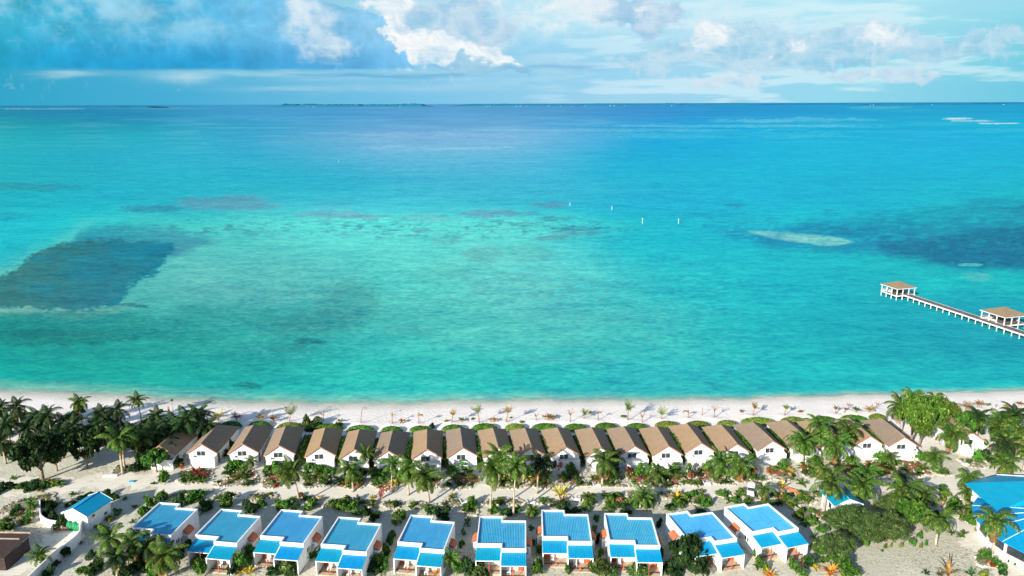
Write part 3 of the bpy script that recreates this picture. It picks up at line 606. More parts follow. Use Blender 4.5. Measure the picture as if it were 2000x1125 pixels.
setcol(me, 'Col', np.clip(SK.reshape(-1, 3), 0, 4).astype(np.float32))
mt = bpy.data.materials.new('sky'); mt.use_nodes = True; t = mt.node_tree; t.nodes.clear(); E.nt = t
em = t.nodes.new('ShaderNodeEmission'); ca = attr('Col'); t.links.new(ca.outputs['Color'], em.inputs[0]); oo = t.nodes.new('ShaderNodeOutputMaterial'); t.links.new(em.outputs[0], oo.inputs[0])
mt.cycles.emission_sampling = 'NONE'; me.materials.append(mt)
o = bpy.data.objects.new('sky', me); col.objects.link(o); o['kind'] = 'structure'; o['label'] = 'blue sky with a dark cloud bank and white cumulus'

# ================================================================== vegetation models
def frond(mb, base, azm, elv, L, droop, nl=22, lw=.10, ll=.30, seg=7, fold=.5):
    """a feather leaf: arching rib with leaflets hanging on both sides"""
    a = np.array([math.cos(azm), math.sin(azm), 0.0]); side = np.array([-math.sin(azm), math.cos(azm), 0.0])
    pts = []; p = np.array(base, float); e = elv
    for i in range(seg+1):
        pts.append(p.copy()); p = p+(a*math.cos(e)+np.array([0, 0, math.sin(e)]))*(L/seg); e -= droop/seg*(1+.9*i/seg)
    pts = np.array(pts)
    for i in range(seg):          # rib as a thin flat strip
        wd = .05*(1-i/seg)+.012
        mb.add([pts[i]-side*wd, pts[i]+side*wd, pts[i+1]+side*wd*.8, pts[i+1]-side*wd*.8], [(0, 1, 2, 3)])
    for k in range(nl):
        t_ = .12+.87*k/(nl-1); q = t_*seg; i = min(int(q), seg-1); c_ = pts[i]+(pts[i+1]-pts[i])*(q-i)
        d_ = pts[i+1]-pts[i]; d_ = d_/np.linalg.norm(d_); n_ = np.cross(side, d_)
        l_ = ll*L*(math.sin(math.pi*min(1, t_*.86+.10))**.7)*random.uniform(.85, 1.1)
        for s_ in (-1, 1):
            o_ = side*s_*math.cos(fold)+d_*.45-abs(1)*np.array([0, 0, math.sin(fold)])*.8
            o_ = o_/np.linalg.norm(o_); m1 = c_+o_*l_*.5; o2 = o_+np.array([0, 0, -.55]); o2 = o2/np.linalg.norm(o2); m2 = m1+o2*l_*.5
            w_ = d_*lw*.5
            mb.add([c_-w_*.6, c_+w_*.6, m1+w_, m1-w_], [(0, 1, 2, 3)]); mb.add([m1-w_, m1+w_, m2], [(0, 1, 2)])
def palm_proto(seed, mat='palm_leaf', n=21, L=2.9, trunk_h=6.0, lean=.5, bark='bark_pale', dead=2, nuts=True):
    random.seed(seed); root = empty('palm_tree', (0, -900-seed*20, 0))
    tr = MB(); pts = []; rad = []
    for i in range(9):
        t_ = i/8; pts.append((lean*t_*t_, 0, trunk_h*t_)); rad.append(.13*(1-t_)**1.5+.075)
    tr.tube(pts, rad, 8); ob('trunk', tr, bark, root, True)
    cr = MB(); top_ = (lean, 0, trunk_h)
    for i in range(n):
        a = i*2.39996+random.uniform(-.25, .25); t_ = i/n
        e = 1.35-1.95*t_+random.uniform(-.25, .25); frond(cr, top_, a, e, L*random.uniform(.72, 1.12)*(.8+.25*math.sin(math.pi*min(1, t_+.2))), 1.15+.8*t_+random.uniform(-.35, .45), 28, .095, .27)
    ob('crown', cr, mat, root)
    dr = MB()
    for i in range(dead): frond(dr, top_, random.uniform(0, 6.28), -.75, L*.8, .9, 14)
    if dead: ob('dry_fronds', dr, 'palm_dry', root)
    if nuts:
        nb_ = MB()
        for i in range(8):
            a = i*.8; nb_.tube([(lean+math.cos(a)*.22, math.sin(a)*.22, trunk_h-.1), (lean+math.cos(a)*.26, math.sin(a)*.26, trunk_h-.34)], [.11, .08], 6)
        ob('coconuts', nb_, 'terracotta', root)
    return root
PALMS = [palm_proto(1), palm_proto(2, n=23, L=3.0, lean=-.5), palm_proto(3, n=17, L=3.1, lean=.25, dead=3), palm_proto(4, n=26, L=3.0, lean=0)]
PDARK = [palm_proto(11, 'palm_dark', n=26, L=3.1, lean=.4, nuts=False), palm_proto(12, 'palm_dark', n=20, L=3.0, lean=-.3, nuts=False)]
USED = set()
def put(proto, loc, rz, s_):
    """first use moves the prototype itself, later uses copy it with its parts"""
    if proto.name not in USED: USED.add(proto.name); o = proto
    else: o = copy_tree(proto)
    o.location = loc; o.rotation_euler = (0, 0, rz); o.scale = s_ if isinstance(s_, tuple) else (s_,)*3
    return o
def shape_scale(o, sx, sz):
    o.scale = (sx, sx, sz)

def leaf(mb, c_, n_, size, asp=.55):
    n_ = n_/(np.linalg.norm(n_)+1e-9); a = np.cross(n_, rng.normal(size=3)); a /= np.linalg.norm(a)+1e-9; b_ = np.cross(n_, a)
    a = a*size; b_ = b_*size*asp
    mb.add([c_-a, c_-b_+a*.1, c_+a, c_+b_+a*.1], [(0, 1, 2, 3)])
def bush_mesh(seed, n=700, lumps=9, leafs=.16, flat=1.0, name='foliage', mat='leaf_green', core=True, spread=.55):
    """unit radius clump: leaves over a set of overlapping lumps"""
    global rng
    rng = np.random.default_rng(seed); mb = MB(); cs = []
    for i in range(lumps):
        th = rng.uniform(0, 6.28); r_ = rng.uniform(.05, .78); cs.append((np.array([r_*math.cos(th), r_*math.sin(th), rng.uniform(.18, .78)*flat*(1.05-.5*r_)]), rng.uniform(.16, .42)))
    for i in range(n):
        c_, r_ = cs[rng.integers(lumps)]; d_ = rng.normal(size=3); d_ /= np.linalg.norm(d_); d_[2] = abs(d_[2])*.9-.25 if rng.random() < .8 else d_[2]
        p = c_+d_*r_*rng.uniform(.6, 1.25)*np.array([1, 1, flat])
        if p[2] < .02: p[2] = abs(p[2])*.5+.02
        leaf(mb, p, d_+rng.normal(size=3)*.55, leafs*rng.uniform(.6, 1.2))
    return mb.mesh(name, mat)
def tree_proto(seed, mat, n=2600, lumps=22, leafs=.075, flat=.75, kind='broad_tree', trunk=True, trunk_h=.55, spread=.8):
    """unit tree: crown radius 1, height about 1.6"""
    root = empty(kind, (0, -1200-seed*20, 0)); r_ = np.random.default_rng(seed)
    global rng; rng = np.random.default_rng(seed)
    mb = MB(); tb = MB(); cs = []
    for i in range(lumps):
        th = r_.uniform(0, 6.28); q = math.sqrt(r_.uniform(0, 1))*spread; hgt = trunk_h+flat*(.15+.75*r_.uniform(0, 1)*(1-q*q*.6)); cs.append((np.array([q*math.cos(th), q*math.sin(th), hgt]), r_.uniform(.10, .27)))
    for i in range(n):
        c_, rr = cs[r_.integers(lumps)]; d_ = r_.normal(size=3); d_ /= np.linalg.norm(d_)
        p = c_+d_*rr*r_.uniform(.6, 1.1)*np.array([1, 1, .75]); p[2] = max(p[2], .05); leaf(mb, p, d_+r_.normal(size=3)*.6, leafs*r_.uniform(.6, 1.25), .6 if 'need' not in mat else .16)
    ob('crown', mb.mesh('crown', mat), mat, root)
    tb.tube([(0, 0, -.05), (.03, .02, trunk_h*.6), (0, 0, trunk_h+.1)], [.07, .055, .04], 7)
    for c_, rr in cs[:9]: tb.tube([(0, 0, trunk_h*.55), tuple(c_*np.array([.5, .5, .75])), tuple(c_)], [.035, .022, .01], 5)
    ob('trunk', tb, 'bark', root, True)
    return root
random.seed(5)
BUSH = {k: [bush_mesh(s_, n, l_, z_, f_, 'foliage', m_) for s_ in ss_] for k, ss_, n, l_, z_, f_, m_ in [
    ('green', (21, 22, 23), 750, 10, .15, 1.0, 'leaf_green'), ('dark', (24, 25), 800, 10, .14, 1.0, 'leaf_dark'), ('round', (26, 27), 1100, 14, .09, 1.05, 'hedge_leaf'),
    ('bright', (28,), 600, 10, .16, 1.0, 'leaf_bright'), ('red', (29,), 420, 9, .15, 1.0, 'leaf_red'), ('needle', (30, 31), 1600, 12, .22, .9, 'needle'), ('flower', (33, 34), 600, 10, .13, 1.0, 'flower_mix'), ('pink', (35,), 260, 10, .13, 1.2, 'leaf_pink'), ('dry', (36,), 420, 9, .14, .8, 'hedge_dry')]}
for m_ in BUSH['needle']: pass
def hedge_mesh(seed, n, mat, box=False):
    r_ = np.random.default_rng(seed); mb = MB(); global rng; rng = r_
    # inner body (dense twigs) and a skin of leaves, unit half-size 1 x 1 x 1
    for i in range(n):
        x_, y_ = r_.uniform(-1, 1, 2)
        if not box and x_*x_+y_*y_ > 1: x_, y_ = x_*.7, y_*.7
        q = x_*x_+y_*y_ if not box else max(abs(x_), abs(y_))**4
        top_ = (1-q*.9)**.45 if q < 1 else .1
        z_ = top_*r_.uniform(.82, 1.06) if r_.random() < .6 else top_*r_.uniform(.05, 1)
        leaf(mb, np.array([x_, y_, z_]), np.array([x_*.7, y_*.7, .8])+r_.normal(size=3)*.5, .085*r_.uniform(.7, 1.3), .6)
    return mb.mesh('hedge', mat)
HEDGE = [hedge_mesh(41, 1500, 'hedge_leaf'), hedge_mesh(42, 1500, 'hedge_leaf'), hedge_mesh(43, 1500, 'hedge_dry')]
HROW = [hedge_mesh(44, 1900, 'hedge_leaf', True), hedge_mesh(45, 1900, 'leaf_green', True)]
def spiky_mesh(seed, n=13, L=.8, mat='leaf_green', wd=.07, up=.9):
    random.seed(seed); mb = MB()
    for i in range(n):
        a = i*2.4+random.uniform(-.3, .3); e = random.uniform(.35, 1.35)*up; l_ = L*random.uniform(.7, 1.1)
        d_ = Vector((math.cos(a)*math.cos(e), math.sin(a)*math.cos(e), math.sin(e))); s_ = Vector((-math.sin(a), math.cos(a), 0))*wd
        b_ = Vector((0, 0, .03)); m1 = b_+d_*l_*.55; m2 = m1+(d_+Vector((0, 0, -.45))).normalized()*l_*.45
        mb.add([b_-s_*.6, b_+s_*.6, m1+s_, m1-s_], [(0, 1, 2, 3)]); mb.add([m1-s_, m1+s_, m2], [(0, 1, 2)])
    return mb.mesh('leaves', mat)
SPIKY = {'green': [spiky_mesh(51), spiky_mesh(52, 17)], 'dark': [spiky_mesh(53, 15, .8, 'leaf_dark')], 'red': [spiky_mesh(54, 14, .8, 'leaf_red', .08)], 'yellow': [spiky_mesh(55, 14, .8, 'palm_yellow', .07)],
         'orange': [spiky_mesh(56, 26, .8, 'leaf_orange', .055)], 'banana': [spiky_mesh(57, 10, 1.0, 'leaf_bright', .17, 1.05), spiky_mesh(58, 11, 1.0, 'leaf_green', .17, 1.0)], 'dry': [spiky_mesh(59, 12, .8, 'palm_dry', .05)]}
random.seed(91)
def tuft_mesh(seed, mat, n=13, L=.95):
    random.seed(seed); mb = MB()
    for i in range(n): frond(mb, (0, 0, .12), i*2.4+random.uniform(-.3, .3), random.uniform(.35, 1.35), L*random.uniform(.75, 1.1), random.uniform(.8, 1.6), 13, .06, .27, 5)
    return mb.mesh('fronds', mat)
TUFT = [tuft_mesh(71, 'palm_leaf'), tuft_mesh(72, 'palm_leaf', 10), tuft_mesh(73, 'palm_dark', 14), tuft_mesh(74, 'palm_yellow', 9)]
def put_mesh(name, me, x, y, z, s_, rz=None):
    o = bpy.data.objects.new(name, me); col.objects.link(o); o.location = (x, y, z); o.scale = s_ if isinstance(s_, tuple) else (s_,)*3
    o.rotation_euler = (0, 0, random.uniform(0, 6.28) if rz is None else rz); return o
def ppm(x, y, z=0):
    d_ = np.array([x, y, z-H]); return F/float(d_@fwd)

# ================================================================== bungalows
ORD = ['first', 'second', 'third', 'fourth', 'fifth', 'sixth', 'seventh', 'eighth', 'ninth', 'tenth', 'eleventh', 'twelfth', 'thirteenth', 'fourteenth', 'fifteenth', 'sixteenth', 'seventeenth', 'eighteenth', 'nineteenth', 'twentieth', 'twenty-first', 'twenty-second', 'twenty-third']
ANCH = []   # (x, y, phrase)
def gable_parts(root, W, D, ez, rz_, wall, roofm, fascia, oh=.35, hip=0.0):
    w2 = W/2
    wl = MB(); DR = D; D = D+hip
    prof = [(-w2, 0), (w2, 0), (w2, ez), (0, ez+(rz_-ez)*w2/(w2+oh)*1.0-.04), (-w2, ez)]
    k = len(prof); f_ = [(x_, 0, z_) for x_, z_ in prof]; b_ = [(x_, D, z_) for x_, z_ in prof]
    if hip: b_[3] = (0, D-hip, prof[3][1])
    wl.add(f_+b_, [tuple(range(k)), tuple(range(2*k-1, k-1, -1))]+[((i+1) % k, i, k+i, k+(i+1) % k) for i in range(k)])
    ob('wall', wl, wall, root)
    # two roof slabs with thickness
    rf = MB(); e2 = w2+oh; sl = (rz_-ez)/w2; ze = ez-sl*oh; th = .10; y0, y1 = -oh*1.1, D+oh*1.1; zr = rz_; yr = DR if hip else y1
    lo = [(0, y0, zr), (e2, y0, ze), (e2, y1, ze), (0, y1, ze), (-e2, y1, ze), (-e2, y0, ze), (0, yr, zr)]
    if not hip: lo[3] = (0, y1, zr)
    hi_ = [(q[0], q[1], q[2]+th) for q in lo]; n7 = 7
    tops = [(0, 1, 2, 6), (0, 6, 4, 5)]+([(2, 3, 6), (3, 4, 6)] if hip else [(2, 3, 6), (3, 4, 6)][:0])
    if not hip: tops = [(0, 1, 2, 3), (0, 3, 4, 5)]
    fs_ = [tuple(i+n7 for i in f_) for f_ in tops]+[tuple(reversed(f_)) for f_ in tops]
    for i, j in ((0, 1), (1, 2), (2, 3), (3, 4), (4, 5), (5, 0)): fs_.append((i, j, j+n7, i+n7))
    rf.add(lo+hi_, fs_)
    ob('roof', rf, roofm, root)
    rg = MB(); rg.tube([(0, y0-.01, zr+th+.01), (0, yr+.01, zr+th+.01)], [.10, .10], 8); ob('ridge_cap', rg, roofm, root, True)
    if fascia:
        for yy, sgn in (((y0, -1),) if hip else ((y0, -1), (y1, 1))):
            fa = MB()
            for s_ in (-1, 1):
                ya, yb = (yy-.05, yy-.003) if sgn < 0 else (yy+.003, yy+.05)
                a = [(0, ya, zr-.13), (s_*(e2+.02), ya, ze-.13), (s_*(e2+.02), yb, ze-.13), (0, yb, zr-.13)]; bb = [(q[0], q[1], q[2]+.29) for q in a]
                fa.hexa(a if s_ > 0 else a[::-1], bb if s_ > 0 else bb[::-1])
            ob('fascia', fa, fascia, root)
    return root
def window(parent, x0, z0, x1, z1, y=-.004, split=1, fm='frame_dark', gm='glass_dark', name='window', vertical_axis=None):
    fr = MB(); t_ = .05; yy = y
    fr.box(x0, yy-.05, z0, x1, yy, z0+t_); fr.box(x0, yy-.05, z1-t_, x1, yy, z1)
    n_ = split+1
    for i in range(n_+1):
        xx = x0+(x1-x0-t_)*i/n_; fr.box(xx, yy-.05+.002, z0+t_, xx+t_, yy, z1-t_)
    fo = ob(name, fr, fm, parent); gl_ = MB(); gl_.box(x0+t_*.5, yy-.02, z0+t_*.5, x1-t_*.5, yy+.001, z1-t_*.5); ob('pane', gl_, gm, fo); return fo
def bungalow_proto():
    root = empty('bungalow', (0, -2000, 0)); W, D = 5.5, 8.6
    gable_parts(root, W, D, 2.75, 4.6, 'white_paint', 'brown_tile', 'fascia_brown', .32, hip=3.1)
    window(root, -1.2, 1.85, .6, 2.95, split=1, fm='white_paint')
    cw = MB(); x0, x1, y0, h_ = -1.75, 2.75, -1.2, 2.05; t_ = .14
    cw.box(x0, y0, 0, x1, y0+t_, h_); cw.box(x0, y0+t_, 0, x0+t_, -.003, h_-.003); cw.box(x1-t_, y0+t_, 0, x1-.003, -.003, h_-.003)
    ob('courtyard_wall', cw, 'white_paint', root)
    cf = MB(); cf.box(x0+t_, y0+t_, .0, x1-t_, -.01, .12); ob('courtyard_floor', cf, 'patio', root)
    d_ = MB(); d_.box(W/2-.002, .5, 0, W/2+.05, 1.4, 2.05); dd = ob('door', d_, 'window_brown', root); hnd = MB(); hnd.box(W/2+.05, .6, 1.0, W/2+.09, .68, 1.12); ob('handle', hnd, 'metal_grey', dd)
    ac = MB(); ac.box(W/2, 3.0, .5, W/2+.32, 3.8, 1.1); ob('air_conditioner', ac, 'frame_grey', root)
    tk = MB(); tk.box(-W/2-.18, .0, 2.2, -W/2, .45, 2.5); ob('vent_box', tk, 'white_paint', root)
    pt = MB(); pt.box(-2.6, D+3.1, 0, 2.6, D+4.6, .18); ob('beach_terrace', pt, 'patio', root)
    return root
BUNG = [(311, 872, 352, 836), (392, 868, 424, 834), (473, 868, 495, 834), (544, 871, 558, 837), (624, 874, 635, 841), (691, 878, 702, 844), (757, 881, 767, 847), (833, 878, 835, 844), (903, 875, 900, 841), (973, 875, 964, 839), (1038, 875, 1027, 839),
        (1105, 874, 1091, 840), (1173, 874, 1158, 840), (1239, 872, 1222, 839), (1305, 872, 1286, 838), (1369, 866, 1346, 833), (1439, 868, 1412, 834), (1509, 862, 1475, 829), (1576, 858, 1540, 825), (1640, 856, 1603, 824), (1700, 853, 1664, 822), (1767, 855, 1728, 822), (1899, 846, 1860, 815)]
bp = bungalow_proto(); BPOS = []
for i, (a, b_, c_, d_) in enumerate(BUNG):
    x0, y0 = P(a, b_, 4.5); x1, y1 = P(c_, d_, 4.5); h_ = math.atan2(-(x1-x0), y1-y0)
    o = bp if i == 0 else copy_tree(bp)
    ux, uy = -math.sin(h_), math.cos(h_); o.location = (x0+ux*.35, y0+uy*.35, 0); o.rotation_euler = (0, 0, h_)
    BPOS.append((x0, y0, h_))
    ph = ORD[i]+' brown-roofed bungalow'
    lab = 'white bungalow with brown gabled tile roof, '+ORD[i]+' from the left in its row'
    if i == len(BUNG)-1: lab = 'white bungalow with brown roof standing alone under the right-hand palms'
    if i == 0: lab = 'shaded white bungalow half hidden by dark palms, first from the left in its row'
    reg(o, 'bungalow', group='row of brown-roofed bungalows along the beach', label=lab); ANCH.append((x0+ux*4, y0+uy*4, ph))
# hedges: a low oval behind each bungalow, a clipped row between neighbours
OV = [(451, 831, 40, 10, 0), (507, 831, 42, 10, 0), (566, 833, 46, 10, 2), (642, 835, 50, 12, 0), (704, 838, 50, 12, 0), (765, 841, 40, 10, 0), (822, 839, 42, 12, 1), (885, 837, 42, 12, 0), (946, 835, 46, 11, 0), (1006, 836, 38, 9, 2), (1065, 834, 50, 13, 0), (1124, 835, 44, 12, 1),
      (1184, 833, 42, 13, 0), (1244, 834, 42, 12, 0), (1302, 831, 44, 9, 2), (1362, 829, 46, 14, 2), (1420, 828, 38, 12, 2), (1480, 822, 64, 14, 2), (1548, 821, 46, 13, 2), (1608, 820, 46, 12, 1), (1668, 817, 50, 15, 1), (1714, 815, 32, 13, 2), (1906, 809, 34, 12, 1), (1966, 809, 38, 15, 1)]
for (a, b_, w_, h_, t_) in OV:
    x, y, z = G(a, b_+h_*.42); k = ppm(x, y); o = put_mesh('oval_hedge', HEDGE[t_], x, y, z-.1, (w_/k/2*1.08, max(1.5, h_/k/2*2.2), 1.45), random.uniform(-.08, .08))
    reg(o, 'hedge', 'low green oval hedge' if t_ < 2 else 'low oval hedge with yellowing top', 'low oval hedges behind the bungalows')
for i in range(3, len(BPOS)-2):
    (xa, ya, ha), (xb, yb, hb) = BPOS[i], BPOS[i+1]; h_ = (ha+hb)/2; ux, uy = -math.sin(h_), math.cos(h_)
    xm, ym = (xa+xb)/2+ux*6.2, (ya+yb)/2+uy*6.2
    o = put_mesh('hedge_row', HROW[i % 2], xm, ym, 0, (.98, 5.6, 2.45+.25*random.random()), h_)
    reg(o, 'hedge', None, 'clipped hedge rows between the bungalows', 'narrow clipped green hedge between the '+ORD[i]+' and '+ORD[i+1]+' bungalows')
for i in (1, 2):
    (xa, ya, ha), (xb, yb, hb) = BPOS[i], BPOS[i+1]; h_ = (ha+hb)/2; ux, uy = -math.sin(h_), math.cos(h_)
    o = put_mesh('hedge_row', HROW[1], (xa+xb)/2+ux*4+(.9 if i == 1 else 1.0), (ya+yb)/2+uy*4, 0, (.6, 3.5, 1.5), h_)
    reg(o, 'hedge', None, 'clipped hedge rows between the bungalows', 'narrow shaded green hedge between the '+ORD[i]+' and '+ORD[i+1]+' bungalows')

# ================================================================== twin villas
VW, VD, VOFF, VH = 7.7, 7.9, 1.25, 3.9
def villa_proto():
    root = empty('twin_villa', (0, -2100, 0)); W2, D, q, Hh = VW/2, VD, VOFF, VH; t = .17
    outer = [(-W2, q), (0, q), (0, 0), (W2, 0), (W2, D), (0, D), (0, D+q), (-W2, D+q)]
    inner = [(-W2+t, q+t), (t, q+t), (t, t), (W2-t, t), (W2-t, D-t), (-t, D-t), (-t, D+q-t), (-W2+t, D+q-t)]
    wl = MB(); n = 8; v_ = [(x_, y_, 0) for x_, y_ in outer]+[(x_, y_, Hh) for x_, y_ in outer]+[(x_, y_, Hh) for x_, y_ in inner]+[(x_, y_, Hh-.75) for x_, y_ in inner]
    fs = []
    for i in range(n):
        j = (i+1) % n; fs += [(i, j, n+j, n+i), (n+i, n+j, 2*n+j, 2*n+i), (2*n+i, 2*n+j, 3*n+j, 3*n+i)]
    wl.add(v_, fs); ob('wall', wl, 'white_paint', root)
    rs = MB()
    def corr(x0, x1, y0, y1, z0, z1, step=.27):
        m_ = int(round((x1-x0)/step)); pr = []
        for i in range(m_):
            xa = x0+(x1-x0)*i/m_; s_ = (x1-x0)/m_; pr += [(xa, 0), (xa+s_*.55, 0), (xa+s_*.65, .06), (xa+s_*.9, .06)]
        pr.append((x1, 0)); k = len(rs.v)
        rs.v += [(x_, y0, z0+z_) for x_, z_ in pr]+[(x_, y1, z1+z_) for x_, z_ in pr]; m_ = len(pr)
        rs.f += [(k+i, k+i+1, k+m_+i+1, k+m_+i) for i in range(m_-1)]
    zr = Hh-.36
    corr(-W2+t, 0, q+t, q+D-t, zr-.04, zr+.08); corr(0, W2-t, t, D-t, zr-.04, zr+.08); corr(-.0-t, 0.0, D-t-.2, D-t, zr+.07, zr+.08)
    ob('roof_sheet', rs, 'blue_sheet', root)
    sm_ = MB(); sm_.box(-W2+t+.1, 4.1, zr+.04, -.2, 4.16, zr+.085); sm_.box(.05, 3.1, zr+.03, W2-t-.1, 3.16, zr+.075); ob('sheet_joint', sm_, 'blue_awning', root)
    P_ = 2.25   # porch depth
    for side, (xa, xb, yf) in enumerate(((-W2, -.06, q), (.06, W2, 0.0))):
        # awning: sloping ribbed sheet
        aw = MB(); z0, z1 = 2.62, 3.22; y0 = yf-P_-.25; m_ = 14; k = 0; pr = []
        for i in range(m_):
            s_ = (xb-xa)/m_; x_ = xa+s_*i; pr += [(x_, 0), (x_+s_*.62, 0), (x_+s_*.7, .05), (x_+s_*.92, .05)]
        pr.append((xb, 0)); m2 = len(pr)
        aw.v += [(x_, y0, z0+z_) for x_, z_ in pr]+[(x_, yf-.003, z1+z_) for x_, z_ in pr]; aw.f += [(i, i+1, m2+i+1, m2+i) for i in range(m2-1)]
        ob('awning', aw, 'blue_awning', root)
        pf = MB(); pf.box(xa, yf-P_-.05, 0, xb, yf, .14) if side else pf.box(xa, yf-P_-.05, 0, xb, yf, .138); ob('porch_floor', pf, 'patio', root)
        fb = MB(); fb.box(xa-.02, y0-.02, 2.5, xb+.02, y0+.10, 2.60); ob('awning_beam', fb, 'white_paint', root)
        xm = (xa+xb)/2+(-.1 if side else .15)
        ps = MB(); ps.box(xm-.05, y0+.12, .14, xm+.05, y0+.22, 2.5); ob('porch_post', ps, 'red_paint', root)
        rl = MB(); rl.box(xa+.2, yf-P_+.45, .3, xb-.2, yf-P_+.53, .42)
        for xx in (xa+.25, xm-.4, xm+.4, xb-.3): rl.box(xx, yf-P_+.46, .14, xx+.05, yf-P_+.52, .3)
        ob('porch_rail', rl, 'wood_dark', root)
        # doors and panels on the porch wall
        dx = xa+.25 if not side else xb-1.25
        dr = MB(); dr.box(dx, yf-.06, .14, dx+.95, yf-.003, 2.2); dd = ob('door', dr, 'red_paint', root); hn = MB(); hn.box(dx+.8, yf-.12, 1.05, dx+.86, yf-.06, 1.2); ob('handle', hn, 'metal_grey', dd)
        wx0 = dx+1.2 if not side else xa+.35
        window(root, wx0, .9, wx0+1.3, 2.15, y=yf-.004, split=1, fm='frame_grey', gm='cream_wall')
        dk = MB(); dk.box((xb-.75) if not side else (xb-1.9), yf-.05, .9, (xb-.3) if not side else (xb-1.5), yf-.004, 2.0); ob('shutter', dk, 'red_paint' if not side else 'frame_dark', root)
    # porch side walls, butted to the front
    sw = MB(); z_ = 2.6
    def swall(x0, x1, y0, y1):
        sw = MB(); sw.add([(x0, y0, 0), (x1, y0, 0), (x1, y1, 0), (x0, y1, 0), (x0, y0, z_-.06), (x1, y0, z_-.06), (x1, y1, 3.19), (x0, y1, 3.19)], [(3, 2, 1, 0), (4, 5, 6, 7), (0, 1, 5, 4), (1, 2, 6, 5), (2, 3, 7, 6), (3, 0, 4, 7)]); ob('porch_wall', sw, 'white_paint', root)
    swall(-W2, -W2+.14, q-P_-.2, q-.002); swall(W2-.14, W2, -P_-.2, -.002); swall(-.07, .07, -P_-.2, -.002)
    # side annexes with tiled hoods
    for s_, ya in ((-1, 3.6+q*.6), (1, 3.2)):
        bx_ = MB(); x0, x1 = (s_*W2, s_*(W2+.75)) if s_ > 0 else (s_*(W2+.75), s_*W2); bx_.box(x0, ya, 0, x1, ya+2.2, 2.1); an = ob('annex', bx_, 'white_paint', root)
        hd_ = MB(); a0 = s_*W2; a1 = s_*(W2+.95); prof = [(0, 2.85), (.35, 2.75), (.7, 2.55), (1, 2.15)]
        vs = [(a0+(a1-a0)*u_, yy, zz) for yy in (ya-.12, ya+1.75) for u_, zz in prof]+[(a0+(a1-a0)*u_, yy, zz-.12) for yy in (ya-.12, ya+1.75) for u_, zz in prof]
        fs = []
        for i in range(3): fs += [(i, i+1, 5+i, 4+i), (8+i, 12+i, 13+i, 9+i), (i, 8+i, 9+i, i+1), (4+i, 5+i, 13+i, 12+i)]
        fs += [(3, 11, 15, 7)]
        hd_.add(vs, fs); ob('tiled_hood', hd_, 'terracotta', an)
        for k_ in range(2):
            yy = ya-2.1+k_*.55 if s_ > 0 else ya-2.3+k_*.6; wd = MB(); xx = s_*W2
            zz = 2.15; pts_ = [(yy, zz-.6), (yy+.36, zz-.6), (yy+.36, zz), (yy+.30, zz+.13), (yy+.18, zz+.19), (yy+.06, zz+.13), (yy, zz)]
            a_ = [(xx+s_*.012, p_, r_) for p_, r_ in pts_]; b2 = [(xx-s_*.01, p_, r_) for p_, r_ in pts_]; kk = len(pts_)
            wd.add(a_+b2, [tuple(range(kk)), tuple(range(2*kk-1, kk-1, -1))]+[(i, (i+1) % kk, kk+(i+1) % kk, kk+i) for i in range(kk)]); ob('arched_window', wd, 'glass_dark', root)
        a2 = MB(); x0, x1 = sorted((s_*W2, s_*(W2+.34))); a2.box(x0, ya-.85, 1.35, x1, ya-.15, 1.9); ob('air_conditioner', a2, 'frame_grey', root)
    return root
VILLA = [((312, 981), (254, 1032), (387, 992), (333, 1046)), ((430, 996), (380, 1047), (510, 1006), (464, 1058)), ((549, 996), (507, 1048), (630, 1007), (593, 1060)), ((661, 1009), (626, 1064), (746, 1021), (715, 1079)),
         ((803, 1005), (774, 1060), (888, 1018), (869, 1074)), ((937, 1008), (930, 1062), (1027, 1016), (1028, 1072)), ((1058, 996), (1060, 1047), (1148, 1004), (1156, 1058)), ((1181, 1002), (1190, 1054), (1273, 1012), (1289, 1065)),
         ((1301, 1002), (1340, 1053), (1392, 1001), (1444, 1053)), ((1412, 986), (1467, 1036), (1503, 986), (1564, 1035))]
vp_ = villa_proto(); VPOS = []
for i, (bl_, fl, br, fr) in enumerate(VILLA):
    q = [P(*p_, VH) for p_ in (bl_, fl, br, fr)]
    h_ = .5*(math.atan2(-(q[0][0]-q[1][0]), q[0][1]-q[1][1])+math.atan2(-(q[2][0]-q[3][0]), q[2][1]-q[3][1]))
    cx_ = sum(p_[0] for p_ in q)/4; cy_ = sum(p_[1] for p_ in q)/4
    wid = (math.dist(q[1], q[3])+math.dist(q[0], q[2]))/2; dep = (math.dist(q[0], q[1])+math.dist(q[2], q[3]))/2
    print('VILLA', i+1, 'heading %.1f' % math.degrees(h_), 'w %.2f d %.2f' % (wid, dep))
    o = vp_ if i == 0 else copy_tree(vp_); s_ = min(1.08, max(.94, math.sqrt(wid*wid-0)/math.hypot(VW, VOFF)))
    # local centre of the four corners
    lx, ly = 0.0, (VOFF+VD+VOFF+0+VD)/4
    o.rotation_euler = (0, 0, h_); o.location = (cx_+math.sin(h_)*ly, cy_-math.cos(h_)*ly, 0)
    VPOS.append((o.location.x, o.location.y, h_))
    reg(o, 'villa', group='row of blue-roofed twin villas', label='white twin villa with stepped blue metal roof, '+ORD[i]+' from the left in its row')
    ANCH.append((cx_, cy_, ORD[i]+' blue-roofed villa'))

plain('weathered_white', (.66, .66, .63), (.46, .47, .45), .8, 1.4, .2)
